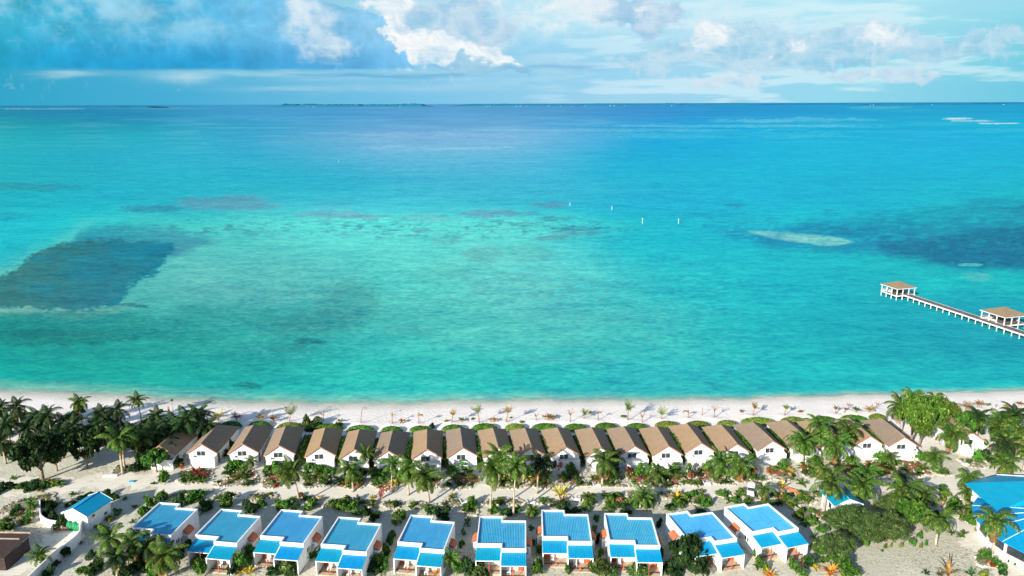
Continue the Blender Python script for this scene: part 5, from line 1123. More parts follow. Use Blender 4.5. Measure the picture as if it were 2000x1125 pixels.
PL = [ # crown x, y, base x, y, crown radius px, dark
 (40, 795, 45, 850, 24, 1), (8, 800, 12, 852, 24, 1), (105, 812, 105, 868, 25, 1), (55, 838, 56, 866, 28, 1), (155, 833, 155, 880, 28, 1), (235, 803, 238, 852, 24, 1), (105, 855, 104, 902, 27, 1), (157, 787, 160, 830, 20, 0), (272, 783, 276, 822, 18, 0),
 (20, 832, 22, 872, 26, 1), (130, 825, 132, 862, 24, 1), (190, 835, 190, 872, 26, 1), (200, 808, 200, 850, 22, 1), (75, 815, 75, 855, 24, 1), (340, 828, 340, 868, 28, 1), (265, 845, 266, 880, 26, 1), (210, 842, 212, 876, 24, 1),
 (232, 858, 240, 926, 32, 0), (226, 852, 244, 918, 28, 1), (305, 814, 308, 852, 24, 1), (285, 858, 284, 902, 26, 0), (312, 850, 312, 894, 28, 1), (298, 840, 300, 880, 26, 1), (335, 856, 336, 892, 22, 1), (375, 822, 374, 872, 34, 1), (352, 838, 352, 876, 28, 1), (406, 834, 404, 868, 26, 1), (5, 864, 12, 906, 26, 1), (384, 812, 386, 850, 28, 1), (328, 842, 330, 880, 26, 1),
 (580, 922, 584, 985, 33, 0), (683, 918, 690, 960, 31, 0), (764, 908, 765, 961, 26, 0), (799, 916, 798, 967, 29, 0), (834, 932, 838, 983, 36, 0), (942, 916, 958, 1005, 36, 0), (978, 892, 975, 950, 33, 0), (1020, 910, 1003, 1008, 32, 0), (1053, 905, 1049, 964, 30, 1),
 (1178, 901, 1176, 948, 33, 0), (1198, 894, 1198, 930, 24, 1), (1286, 926, 1290, 947, 24, 0), (1415, 906, 1415, 937, 34, 0), (1450, 906, 1449, 941, 33, 0), (1562, 864, 1567, 905, 34, 0), (1593, 832, 1598, 893, 32, 0), (1635, 868, 1631, 910, 38, 0), (1652, 840, 1655, 886, 32, 0),
 (1612, 944, 1608, 1002, 40, 0), (1677, 948, 1680, 988, 38, 0), (1686, 922, 1688, 960, 28, 0), (1766, 957, 1768, 995, 42, 0), (1802, 966, 1804, 1000, 30, 0), (1754, 935, 1756, 962, 24, 1), (1829, 1014, 1827, 1066, 33, 0), (1948, 1018, 1938, 1080, 40, 0), (1890, 934, 1890, 960, 26, 0), (1962, 906, 1962, 940, 32, 0),
 (1934, 832, 1934, 876, 38, 0), (1988, 842, 1988, 900, 36, 0), (1962, 870, 1962, 912, 30, 1), (1860, 848, 1850, 886, 36, 0), (1744, 794, 1760, 840, 34, 0), (1775, 776, 1777, 826, 26, 0), (1820, 778, 1822, 820, 20, 0), (1905, 815, 1906, 862, 28, 1), (1980, 812, 1980, 862, 30, 1), (1998, 885, 1998, 920, 28, 0),
 (216, 1052, 218, 1102, 37, 0), (258, 1060, 262, 1112, 35, 0), (324, 1086, 326, 1128, 40, 0), (228, 1090, 230, 1135, 30, 1), (296, 1068, 298, 1112, 30, 1), (90, 1084, 88, 1112, 22, 0), (490, 900, 490, 918, 15, 0), (720, 886, 722, 925, 20, 0), (1068, 930, 1070, 948, 16, 0), (1490, 956, 1492, 982, 20, 0), (1730, 893, 1732, 912, 16, 0), (1815, 893, 1818, 912, 22, 0), (1250, 970, 1250, 992, 28, 0), (1148, 972, 1150, 992, 16, 0), (884, 1092, 886, 1118, 22, 0), (1880, 964, 1882, 980, 18, 0), (1896, 995, 1898, 1012, 18, 0), (64, 985, 64, 1010, 14, 0), (1040, 996, 1041, 1012, 16, 0),
]
for q in PL: place_palm(*q)

def bushp(kind, cx, cy, rx, ry, name='bush', cat='bush', look=None, group='bushes around the houses'):
    """cx, cy = middle of the bush in the picture, rx, ry its half extents"""
    by = cy+ry*.55; x, y, z = G(cx, by); k = ppm(x, y, z); s_ = rx/k/.92; hz = max(.5, (ry*1.75/k)/.92); hz = min(hz, s_*1.6+.6)
    ms_ = BUSH[kind]; o = put_mesh(name, ms_[random.randrange(len(ms_))], x, y, z-.05, (s_, s_*random.uniform(.8, 1.0), hz))
    LK = {'green': 'leafy green shrub', 'dark': 'dark green dense bush', 'round': 'bright green rounded clipped bush', 'bright': 'yellow-green leafy shrub', 'red': 'low reddish-leaved shrub', 'needle': 'soft grey-green feathery bush', 'flower': 'shrub dotted with pale flowers', 'pink': 'pink-leaved bush', 'dry': 'pale yellowing shrub'}
    reg(o, cat, look or LK[kind], group); return o
def spikep(kind, cx, by, hpx, name='spiky_plant', cat='plant', group='spiky plants in the garden beds'):
    x, y, z = G(cx, by); k = ppm(x, y); s_ = hpx/k/.75; ms_ = SPIKY[kind]; o = put_mesh(name, ms_[random.randrange(len(ms_))], x, y, z, s_)
    LK = {'green': 'green spiky plant', 'dark': 'dark spiky plant', 'red': 'red-leaved spiky plant', 'yellow': 'yellow spiky plant', 'orange': 'orange-leaved fountain plant', 'banana': 'broad-leaved banana plant', 'dry': 'dry brown spiky plant'}
    reg(o, cat, LK[kind], group); return o
random.seed(21)
BL = """round 464 910 20 13;green 452 912 14 12;round 538 914 20 13;green 560 912 14 12;green 524 918 12 10;green 604 916 16 12;round 626 918 17 12;green 646 922 12 10;round 1115 917 15 14;round 1252 918 15 15;round 1318 916 15 14;round 1383 912 13 14;round 1530 907 15 12
round 1590 901 17 11;round 1662 900 15 10;round 1722 896 16 13;green 1792 892 11 12;round 1808 895 15 14;round 1909 889 13 12;green 1998 890 12 10;round 902 912 22 13;green 746 924 16 12;green 732 922 12 10;green 784 926 16 12;dark 820 930 14 10;green 880 920 14 10;round 960 914 16 11
green 1000 922 16 11;dark 1034 926 14 10;green 690 930 16 10;dark 710 924 12 10;pink 1094 914 9 11;dark 1082 910 8 9;red 1156 910 10 10;green 1192 922 16 13;dark 1206 928 14 11;red 1228 920 10 9;flower 1274 918 12 13;pink 1294 902 8 11;flower 1344 918 12 14;red 1348 930 9 9;dark 1296 932 12 12
red 1470 916 9 7;green 1400 925 14 8;green 1440 926 16 10;red 1500 918 9 6;red 1570 914 9 6;green 1630 903 12 8;red 1690 914 9 6;red 1790 908 9 7;green 1752 905 10 8
dark 266 916 15 12;green 304 900 26 20;dark 290 886 18 14;dark 318 880 20 16;dark 335 872 18 14;green 300 892 24 18;dark 316 896 20 16;dark 288 904 18 12;dark 280 872 16 14;green 322 934 17 13;dark 280 908 16 12;dark 20 950 14 9;dark 2 955 16 11;green 44 950 12 8;dark 70 949 22 9;dry 108 942 15 8;green 88 946 12 7;dark 34 998 14 11;green 62 985 8 16;green 12 1030 16 9;green 48 1020 12 9;green 60 1005 10 8;dark 86 985 10 10
dark 95 1000 14 12;dark 108 1012 16 12;dark 122 1022 18 14;dark 102 990 12 12;green 130 1010 12 10;dark 140 985 14 7;dark 158 974 14 6;dark 176 966 12 5;dark 212 965 16 7;green 224 972 10 6;dark 130 1080 14 12;dark 98 1118 16 12;dark 112 1100 9 7;green 195 1030 10 8;dry 215 1012 12 7;green 230 1000 12 7;dry 205 1040 10 8
green 296 982 16 14;green 282 1000 14 12;green 318 970 14 10;dark 356 978 20 12;green 380 972 18 14;dark 400 988 16 12;green 446 976 18 16;bright 436 985 10 9;dark 488 990 22 12;green 510 985 12 10;green 560 986 20 13;bright 545 992 10 9;dark 578 995 14 9;green 612 980 14 8;green 668 986 22 14;green 690 992 20 12;dark 712 1002 18 9
dark 735 1008 16 8;green 780 1008 14 14;bright 776 1020 9 11;dark 850 1000 20 10;dark 870 1004 20 10;green 836 996 10 7;green 922 982 13 12;bright 914 992 10 10;green 965 996 14 11;dark 990 1002 18 9;green 1010 996 12 8;green 1042 1000 10 12;dark 1100 990 18 10;dark 1124 998 14 8;green 1150 978 12 12;bright 1144 992 10 9
bright 1190 974 12 10;green 1204 968 10 8;pink 1208 980 9 6;green 1196 986 14 8;bright 1186 994 10 6;dark 1220 996 16 10;bright 1262 986 9 10;bright 1272 978 8 8;green 1238 986 10 8;green 1326 984 16 10;bright 1340 976 10 8;green 1352 966 12 8;bright 1368 974 10 8;green 1376 986 10 10;bright 1386 982 7 9;flower 1364 962 10 6
dark 1306 992 10 8;green 1412 965 11 8;green 1436 978 12 7;bright 1446 962 9 8;green 1458 980 10 7;green 1496 982 16 8;dark 1514 968 12 8;green 1534 972 12 8;bright 1548 984 8 8;dry 1562 968 8 9;dry 1576 976 8 8;bright 1556 1008 9 8;green 1564 1000 7 10;green 1578 1014 9 8;bright 1590 1022 10 8;green 1602 1034 12 9;flower 1570 1024 8 7
green 762 1056 10 16;bright 766 1044 8 9;green 752 1074 12 12;green 742 1098 22 14;dark 730 1112 22 12;flower 912 1020 8 12;flower 906 1040 7 12;green 902 1062 7 12;dark 916 1110 24 20;green 896 1108 16 14;needle 936 1116 22 14;green 640 1076 10 10;flower 1038 1030 6 14;green 1040 1060 6 12;green 1050 1110 17 18;green 1108 1110 9 15
green 1164 1012 7 14;flower 1160 1034 7 12;dark 1168 1052 8 14;needle 1176 1110 26 18;bright 1172 1082 8 12;needle 1246 1112 22 14;dark 1288 1022 8 14;green 1282 1050 8 12;green 1290 1080 10 12;dark 1340 1086 46 38;dark 1318 1108 30 18;dark 1366 1112 26 18;green 474 1100 24 22;green 490 1078 14 16;dark 456 1114 16 12
green 394 1110 20 16;bright 380 1098 9 8;needle 566 1112 24 14;dark 532 1116 18 10;green 538 1064 8 8;dark 398 1086 14 14;dark 410 1060 10 14;green 500 1060 8 10;dark 370 1068 12 14;dark 350 1085 16 16;dark 280 1100 24 20;dark 190 1108 22 16;green 165 1116 18 10;dark 245 1120 26 14;green 300 1120 20 10;dark 180 1085 12 12
green 1476 1082 9 13;green 1482 1098 11 14;bright 1494 1110 10 10;green 1548 1104 12 14;green 1562 1118 14 10;green 1580 1094 13 11;dark 1582 1100 14 12;green 1610 1078 18 12;needle 1600 1064 18 16;green 1646 1100 26 20;green 1660 1118 22 12;bright 1622 1090 14 10;bright 1688 1060 8 9;green 1728 1068 4 5;green 1722 1076 3 3
green 1780 1060 8 9;green 1795 1046 7 7;dry 1740 1064 3 7;dry 1760 1064 4 7;dry 1798 1065 5 7;green 1808 1062 4 6;green 1840 955 14 9;bright 1848 966 10 9;dry 1842 974 8 10;green 1866 985 14 12;bright 1860 996 10 9;flower 1872 1000 12 8;bright 1888 1012 14 10;green 1900 1020 14 10;dry 1914 1034 10 7;green 1925 1086 13 12;green 1942 1098 10 9
green 1956 1108 12 9;dark 1960 1120 10 7;dry 1916 1078 7 7;red 1940 1105 7 6;dry 1922 1120 12 9;green 1970 1096 3 3;green 1982 1102 3 3;green 1962 1090 3 3;dark 1920 890 18 12;dark 1945 900 18 12;dark 1890 828 16 14;dark 1906 836 18 14;dark 1950 850 22 16;dark 1975 870 18 16;green 1920 868 12 10;dark 1990 862 16 16;dark 1884 872 10 8
dark 60 870 30 16;dark 20 880 24 14;dark 100 880 24 14;dark 140 856 26 16;dark 190 860 26 16;dark 235 835 30 14;dark 290 836 30 14;dark 340 860 26 16;dark 30 820 30 14;dark 90 838 30 12;dark 150 812 26 10;dark 200 818 22 9;green 196 812 12 8;green 212 810 12 7;dark 365 860 20 14;dark 395 855 22 14;dark 260 868 26 14
dark 5 845 22 16;dark 170 848 24 14;dark 420 842 14 10;needle 598 826 11 14;flower 618 824 16 10;dark 612 832 24 7;dark 660 832 14 6;dark 844 833 6 7;dark 600 838 16 6;green 605 864 10 18;green 575 862 8 16;green 668 864 7 16;dark 452 868 9 14;dark 443 885 10 8;needle 1196 1118 18 10;red 352 910 9 8;dark 345 905 16 11;pink 746 968 9 13"""
for ln_ in BL.replace('\n', ';').split(';'):
    k_, a, b_, c_, d_ = ln_.split(); bushp(k_, float(a), float(b_), float(c_), float(d_))
SP = """banana 608 1090 22;banana 486 1072 22;banana 604 998 16;banana 252 1030 0;banana 754 1086 14;banana 1052 1080 14;banana 635 1078 16;green 384 1114 12;yellow 385 1104 16;orange 1502 1126 20;orange 1622 1120 24;orange 1566 1104 10;yellow 488 1120 18;yellow 1095 968 26;yellow 880 972 10;yellow 1322 974 22;yellow 1528 954 20
yellow 1780 898 15;dry 1526 976 20;orange 624 972 8;dark 1254 936 12;yellow 884 968 9;banana 512 1086 12;red 385 930 24;dry 1096 982 22;dry 1722 916 14;red 1726 922 16;dry 1852 1122 30;yellow 850 1118 10;banana 1052 1060 10;green 1058 1078 8;green 1330 900 14;dark 1298 912 14;green 700 1118 12;banana 1894 1000 16;dry 1840 990 12;green 1896 1124 16;dark 1835 1124 10;dark 1808 1122 12
green 1408 970 8;dark 1560 1060 10;green 1440 972 10;banana 1228 986 14;red 1370 938 8;green 1060 1120 10;banana 20 1035 12;dry 1600 1010 18;green 1590 1050 12;dark 158 1062 8;green 1620 1030 10;yellow 1350 1112 6;orange 848 1122 9;orange 930 1124 6"""
for ln_ in SP.replace('\n', ';').split(';'):
    k_, a, b_, h_ = ln_.split()
    if float(h_) > 0: spikep(k_, float(a), float(b_), float(h_))
# smaller plants growing in every bed, and what nobody could count between them
small = MB(); rr = np.random.default_rng(77); random.seed(31); nsm = 0
for (bx, by, rx, ry, hd, mat_) in BEDS:
    ch, sh_ = math.cos(hd), math.sin(hd)
    for i in range(4 if rx*ry < 3 else 7):
        t_ = random.uniform(0, 6.28); q = math.sqrt(random.uniform(.05, .8)); lx, ly = rx*q*math.cos(t_), ry*q*math.sin(t_); x = bx+lx*ch-ly*sh_; y = by+lx*sh_+ly*ch
        kk = random.choices(['g', 'd', 'f', 'r', 'y', 'b'], [6, 3, 3, 1, 2, 1])[0]; s_ = random.uniform(.5, .95)
        if random.random() < .55:
            ms_ = BUSH[{'g': 'green', 'd': 'dark', 'f': 'flower', 'r': 'red', 'y': 'bright', 'b': 'dry'}[kk]]; o = put_mesh('shrub', ms_[0], x, y, .08, (s_, s_, s_*.9)); reg(o, 'shrub', {'g': 'small green shrub', 'd': 'small dark shrub', 'f': 'small flowering shrub', 'r': 'small reddish shrub', 'y': 'small yellow-green shrub', 'b': 'small yellowing shrub'}[kk], 'small shrubs in the garden beds')
        else:
            ms_ = SPIKY[{'g': 'green', 'd': 'dark', 'f': 'green', 'r': 'red', 'y': 'banana', 'b': 'dry'}[kk]]; o = put_mesh('spiky_plant', ms_[0], x, y, .08, s_*1.3); reg(o, 'plant', {'g': 'small green spiky plant', 'd': 'small dark spiky plant', 'f': 'small green spiky plant', 'r': 'small red spiky plant', 'y': 'small broad-leaved plant', 'b': 'small dry spiky plant'}[kk], 'small spiky plants in the garden beds')
    for i in range(int(rx*ry*44)):
        t_ = rr.uniform(0, 6.28); q = math.sqrt(rr.uniform(0, 1)); lx, ly = rx*q*math.cos(t_), ry*q*math.sin(t_); x = bx+lx*ch-ly*sh_; y = by+lx*sh_+ly*ch
        for j in range(3):
            v_ = rr.normal(size=3); v_[2] = abs(v_[2])+.4; c_ = np.array([x, y, .14])+rr.normal(size=3)*.07; v_ /= np.linalg.norm(v_); a = np.cross(v_, rr.normal(size=3)); a /= np.linalg.norm(a); bq = np.cross(v_, a); s_ = rr.uniform(.06, .15)
            small.add([c_-a*s_, c_-bq*s_*.5, c_+a*s_, c_+bq*s_*.5], [(0, 1, 2, 3)])
# young palms and fern-like tufts
random.seed(17); TF = []
for i in range(46): TF.append((random.uniform(300, 1600), random.choice([random.uniform(972, 1002), random.uniform(932, 950)]), random.uniform(9, 15)))
for i in range(24): TF.append((random.uniform(330, 1700), random.uniform(1098, 1124), random.uniform(10, 16)))
for i in range(16): TF.append((random.uniform(1560, 1900), random.uniform(985, 1060), random.uniform(8, 13)))
for i in range(26): TF.append((random.uniform(0, 300), random.uniform(935, 1040), random.uniform(6, 11)))
for i, (x0, y0, h_) in enumerate(BPOS[2:-1]):
    for dx in (-1.9, 1.6):
        ux, uy = -math.sin(h_), math.cos(h_); xx = x0-ux*4.4+dx*uy; yy = y0-uy*4.4-dx*ux*-1; pq = proj(xx, yy, 0); TF.append((pq[0]+random.uniform(-4, 4), pq[1]+random.uniform(-3, 5), random.uniform(10, 16)))
def blocked(x, y):
    for vx, vy, vh in VPOS:
        dx, dy = x-vx, y-vy; lx = dx*math.cos(vh)+dy*math.sin(vh); ly = -dx*math.sin(vh)+dy*math.cos(vh)
        if abs(lx) < 4.9 and -3.2 < ly < 10: return True
    gx, gy = gh.location.x, gh.location.y
    return math.hypot(x-gx, y-gy-2.5) < 5.5
for (a, b_, r9) in TF:
    if 150 < a < 240 and 950 < b_ < 1035: continue
    x, y, z = G(a, b_)
    if blocked(x, y): continue
    k = ppm(x, y); m9 = random.choices([0, 1, 2, 3], [5, 5, 3, 1])[0]; s_ = r9/k/.8; o = put_mesh('young_palm', TUFT[m9], x, y, 0, s_); reg(o, 'young palm', ['small green fan of palm fronds', 'sparse young palm', 'small dark palm tuft', 'small yellow palm tuft'][m9], 'young palms among the beds')
o = ob('ground_cover', small, 'leaf_green'); o['kind'] = 'stuff'; o['label'] = 'low green ground cover filling the beds'
# scattered weeds and dry litter on the open sand inland
wd = MB()
for i in range(3600):
    x = rr.uniform(-95, 95); y = rr.uniform(96, 150); px_, py_ = proj(x, y, 0)
    if not (905 < py_ < 1140 and -60 < px_ < 2060): continue
    if vnoise(np.array([x/5]), np.array([y/5]), 3)[0] < .5: continue
    if 940 < py_ < 968 and px_ > 200: continue
    for j in range(5):
        v_ = rr.normal(size=3); v_[2] = abs(v_[2])+.3; c_ = np.array([x, y, .06])+rr.normal(size=3)*np.array([.2, .2, .03]); v_ /= np.linalg.norm(v_); a = np.cross(v_, rr.normal(size=3)); a /= np.linalg.norm(a); bq = np.cross(v_, a); s_ = rr.uniform(.05, .13)
        wd.add([c_-a*s_, c_-bq*s_*.4, c_+a*s_, c_+bq*s_*.4], [(0, 1, 2, 3)])
o = ob('weeds', wd, 'hedge_dry'); o['kind'] = 'stuff'; o['label'] = 'sparse weeds and dry litter on the inland sand'

# larger trees
TP = {'leaf_dark': tree_proto(61, 'leaf_dark', 4200, lumps=38), 'leaf_bright': tree_proto(62, 'leaf_bright', 5000, leafs=.055, lumps=46), 'leaf_green': tree_proto(63, 'leaf_green', 4000, lumps=36), 'needle': tree_proto(64, 'needle', 12000, leafs=.075, lumps=44, kind='feathery_tree', flat=.95, trunk_h=.2)}
def treep(mat, cx, cy, rx, bx, by, look, top):
    x, y, z = G(bx, by); k = ppm(x, y); s_ = rx/k; hz = height_at(x, y, top)/1.35
    o = put(TP[mat], (x, y, z), random.uniform(0, 6.28), (s_, s_, hz)); reg(o, 'tree', look, 'broad-leaved trees')
random.seed(8)
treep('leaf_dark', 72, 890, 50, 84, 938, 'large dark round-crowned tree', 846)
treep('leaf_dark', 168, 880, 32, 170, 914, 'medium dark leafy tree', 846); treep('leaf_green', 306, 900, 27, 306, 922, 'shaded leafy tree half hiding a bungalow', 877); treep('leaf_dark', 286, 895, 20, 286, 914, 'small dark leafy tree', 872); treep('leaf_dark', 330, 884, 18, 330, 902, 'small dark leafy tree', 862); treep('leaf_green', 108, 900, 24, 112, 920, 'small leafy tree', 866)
treep('leaf_bright', 1775, 815, 40, 1778, 870, 'big yellow-green broad-leaved tree', 770); treep('leaf_bright', 1840, 795, 34, 1836, 850, 'broad yellow-green tree', 776); treep('leaf_bright', 1812, 805, 36, 1812, 848, 'leafy yellow-green tree', 772); treep('leaf_bright', 1792, 845, 26, 1796, 872, 'lower yellow-green tree', 812)
treep('leaf_green', 1876, 822, 22, 1878, 862, 'green leafy tree', 802)
treep('needle', 1660, 1010, 54, 1662, 1050, 'wide feathery tree', 984); treep('needle', 1730, 1030, 44, 1730, 1058, 'wide feathery grey-green tree', 992); treep('needle', 1640, 1060, 38, 1640, 1096, 'low feathery tree', 1036); treep('needle', 1690, 1020, 40, 1694, 1056, 'middle feathery tree', 990)
treep('leaf_green', 1778, 1004, 34, 1780, 1040, 'rounded bright green tree', 976); treep('needle', 1745, 980, 34, 1746, 1006, 'dark feathery tree', 962); treep('leaf_dark', 1800, 1012, 26, 1802, 1036, 'dark leafy tree', 984)
treep('needle', 1620, 1005, 26, 1622, 1030, 'small feathery tree', 992)
# shade trees just left of the frame
# ================================================================== young plants on the beach
def beach_plant(a, b_, hh, ww, kind):
    x, y, z = G(a, b_); k = ppm(x, y); h_ = hh/k/.92; w_ = ww/k; root = empty('beach_sapling', (x, y, z-.05), 0); st_ = MB(); lf = MB(); random.seed(int(a)); bark = 'bark_red'; mat = 'palm_dry'; look = 'withered beach sapling'
    def stem(pts, r0=.09, r1=.04): st_.tube(pts, [r0+(r1-r0)*i/(len(pts)-1) for i in range(len(pts))], 6)
    def fr(base, azm, e, L, dr, nl=13, ll=.28): frond(lf, base, azm, e, L, dr, nl, .11, ll, 5)
    if kind in ('broom', 'bushpole', 'bushpole2', 'bush'):
        q = .55 if kind != 'bush' else .35; ln_ = random.uniform(-.3, .5)*h_*.25; stem([(0, 0, 0), (ln_*.3, 0, h_*q*.5), (ln_, 0, h_*q)], .13, .08); mat = {'broom': 'palm_dry', 'bushpole': 'hedge_dry', 'bushpole2': 'palm_leaf', 'bush': 'hedge_dry'}[kind]
        L = h_*(1-q)*1.15
        for i in range(7): fr((ln_, 0, h_*q), i*.9, random.uniform(.85, 1.5), L*random.uniform(.7, 1.05), random.uniform(.3, 1.2), 10, .35)
        if kind == 'bushpole2':
            for i in range(5): fr((ln_, 0, h_*q*1.05), i*1.3, .3, w_*.75, 1.5)
        look = {'broom': 'reddish brush-topped thin sapling', 'bushpole': 'tall thin sapling with green top', 'bushpole2': 'thin-trunked young palm', 'bush': 'upright yellow-green sapling'}[kind]
    elif kind in ('tuft', 'yellow', 'purple', 'green'):
        mat = {'tuft': 'palm_dry', 'yellow': 'palm_yellow', 'purple': 'leaf_red', 'green': 'leaf_bright'}[kind]; stem([(0, 0, 0), (0, 0, h_*.3)], .12, .09)
        for i in range(9): fr((0, 0, h_*.28), i*2.4+.3, random.uniform(.35, 1.3), max(h_*.75, w_*.55)*random.uniform(.7, 1), random.uniform(.6, 1.4), 11, .32)
        look = {'tuft': 'low yellowish palm tuft', 'yellow': 'yellow young palm', 'purple': 'small dark reddish sapling', 'green': 'small bright green shrub'}[kind]
    elif kind == 'brown':
        mat = 'palm_dry'
        for j in range(3):
            ox_ = (j-1)*w_*.3; stem([(ox_, 0, 0), (ox_+.1, 0, h_*.5)], .07, .05)
            for i in range(5): fr((ox_, random.uniform(-.2, .2), h_*.4), i*1.3+j, random.uniform(.3, 1.2), h_*.6, 1.0, 9, .35)
        look = 'clump of dried palm shoots'
    elif kind in ('droopl', 'droopr', 'archl', 'archr'):
        s_ = -1 if kind[-1] == 'l' else 1; stem([(0, 0, 0), (0, 0, h_*.45), (s_*w_*.1, 0, h_*.75)], .12, .06)
        fr((s_*w_*.1, 0, h_*.7), 0 if s_ > 0 else math.pi, 1.1, w_*1.25, 2.5, 15, .25); fr((0, 0, h_*.6), math.pi/2, 1.3, h_*.4, 1.0, 9)
        if kind.startswith('arch'): fr((0, 0, h_*.6), 0 if s_ > 0 else math.pi, 1.2, w_*1.5, 2.9, 15, .22)
        look = 'brown sapling drooping '+('left' if s_ < 0 else 'right')
    elif kind == 'pole':
        stem([(0, 0, 0), (.1, 0, h_*.4), (.35, 0, h_*.75), (.8, 0, h_*.95), (1.3, 0, h_*.97)], .1, .05); fr((.9, 0, h_*.94), 0, -.2, .9, .8, 8); look = 'tall bare stem bent over at the top'
    elif kind in ('vee', 'twigs', 'stick'):
        stem([(0, 0, 0), (0, 0, h_*.45)], .10, .07)
        if kind != 'stick':
            stem([(0, 0, h_*.4), (w_*.2, 0, h_*.75), (w_*.45, 0, h_)], .07, .03); stem([(0, 0, h_*.4), (-w_*.2, 0, h_*.7), (-w_*.3, 0, h_*.95)], .07, .03)
            for i in range(3): fr((0, 0, h_*.5), i*2.1, 1.1, h_*.45, 1.0, 8, .22)
        else: stem([(0, 0, h_*.45), (.05, 0, h_)], .07, .04); fr((0, 0, h_*.8), .5, 1.3, .5, .3, 6)
        look = {'vee': 'forked V-shaped sapling', 'twigs': 'thin sapling of bare twigs', 'stick': 'single short bare stick'}[kind]
    ob('stem', st_, bark, root, True)
    if lf.v: ob('fronds', lf, mat, root)
    reg(root, 'sapling', look, 'young saplings planted along the beach')
for q in BEACH: beach_plant(*q)
for (a, b_, rx, ry, m_) in [(835, 822, 0, 0, 0), (1218, 813, 9, 3, 0), (1019, 824, 7, 3, 1), (1106-1000+1000-234, 822, 0, 0, 0), (872, 822, 6, 3, 1), (923, 818, 4, 3, 1)]:
    if rx: 
        x, y, z = G(a, b_+1); k = ppm(x, y); o = put_mesh('beach_shrub', HEDGE[0 if not m_ else 2], x, y, z-.05, (rx*.7/k, ry*1.6/k, .45)); reg(o, 'shrub', 'tiny green cushion shrub', 'cushion shrubs on the beach')

# ================================================================== small things
def lamp(a, b_, top, lb):
    x, y, z = G(a, b_); h_ = height_at(x, y, top)-z; root = empty('lamp_post', (x, y, z)); m_ = MB(); m_.tube([(0, 0, 0), (0, 0, h_)], [.07, .05], 6); ob('pole', m_, 'metal_grey', root, True)
    m_ = MB(); m_.tube([(0, 0, h_-.05), (0, 0, h_+.3)], [.22, .3], 8); m_.tube([(0, 0, h_+.302), (0, 0, h_+.4)], [.34, .1], 8); ob('lamp_head', m_, 'wood_dark', root); m_ = MB(); m_.box(-.35, -.35, -.1, .35, .35, .08); ob('base', m_, 'rock', root); reg(root, 'lamp post', label=lb)
lamp(339, 810, 783, 'thin grey lamp post on the beach left of the first palm clump'); lamp(1848, 1056, 1033, 'slim pale pole on the open sand right of the feathery trees') if False else None
x, y, z = G(331, 813); root = empty('flag_pole', (x, y, z)); m_ = MB(); m_.tube([(0, 0, 0), (0, 0, 2.6)], [.09, .06], 6); ob('pole', m_, 'bark_red', root, True); m_ = MB(); m_.box(-.25, -.03, 1.2, .25, .03, 2.3); ob('flag', m_, 'terracotta', root); reg(root, 'flag', label='short reddish flag post on the beach beside the lamp post')
# white garden boxes with dark lids along the track
WBX = [(1038, 984, 8, 'white'), (1126, 978, 9, 'white'), (1166, 951, 9, 'white'), (1381, 947, 8, 'white'), (1792, 927, 8, 'white'), (1884, 909, 8, 'white'), (907, 983, 10, 'white')]
def cart_proto():
    root = empty('sun_lounger', (0, -2300, 0)); m_ = MB(); m_.box(-.4, -.9, .28, .4, .5, .40); ob('seat', m_, 'white_paint', root)
    m_ = MB(); m_.hexa([(-.4, .5, .28), (.4, .5, .28), (.4, .62, .28), (-.4, .62, .28)], [(-.4, .95, .85), (.4, .95, .85), (.4, 1.05, .8), (-.4, 1.05, .8)]); ob('backrest', m_, 'white_paint', root)
    for x_ in (-.36, .28):
        for y_ in (-.85, .4): m_ = MB(); m_.box(x_, y_, 0, x_+.08, y_+.08, .28); ob('leg', m_, 'white_paint', root)
    return root
cp = cart_proto(); random.seed(4)
for i, (a, b_, w_, c_) in enumerate(WBX):
    x, y, z = G(a, b_); o = cp if i == 0 else copy_tree(cp); o.location = (x, y, z); o.rotation_euler = (0, 0, random.uniform(1.2, 2.0)); o.scale = (1, .8, 1); reg(o, 'lounger', 'small white seat beside the sandy track', 'white seats along the track')
x, y, z = G(1466, 966); root = empty('golf_cart', (x, y, z), -.35); m_ = MB(); m_.box(-.62, -1.15, .35, .62, 1.1, .75); m_.hexa([(-.6, -1.1, .752), (.6, -1.1, .752), (.6, -.55, .752), (-.6, -.55, .752)], [(-.5, -.95, .98), (.5, -.95, .98), (.55, -.55, 1.05), (-.55, -.55, 1.05)]); ob('body', m_, 'white_paint', root)
m_ = MB(); m_.box(-.65, -.75, 1.8, .65, 1.15, 1.88); ob('roof', m_, 'white_paint', root); m_ = MB(); m_.box(-.5, .1, .752, .5, .6, .95); m_.box(-.5, .6, .752, .5, .72, 1.35); ob('seat', m_, 'frame_dark', root)
m_ = MB(); m_.hexa([(-.55, -.58, 1.06), (.55, -.58, 1.06), (.55, -.55, 1.06), (-.55, -.55, 1.06)], [(-.55, -.72, 1.79), (.55, -.72, 1.79), (.55, -.69, 1.79), (-.55, -.69, 1.79)]); ob('windscreen', m_, 'glass_dark', root)
for x_ in (-.58, .58):
    for y_ in (-.75, .8):
        m_ = MB(); m_.tube([(x_-.08, y_, .24), (x_+.08, y_, .24)], [.24, .24], 12); ob('wheel', m_, 'wood_dark', root)
    m_ = MB(); m_.tube([(x_*.95, .95, .75), (x_*.95, 1.05, 1.8)], [.03, .03], 5); ob('roof_post', m_, 'frame_grey', root)
reg(root, 'golf cart', label='small white golf cart with dark windscreen parked by the track')
x, y, z = G(217, 930); root = MB(); random.seed(2)
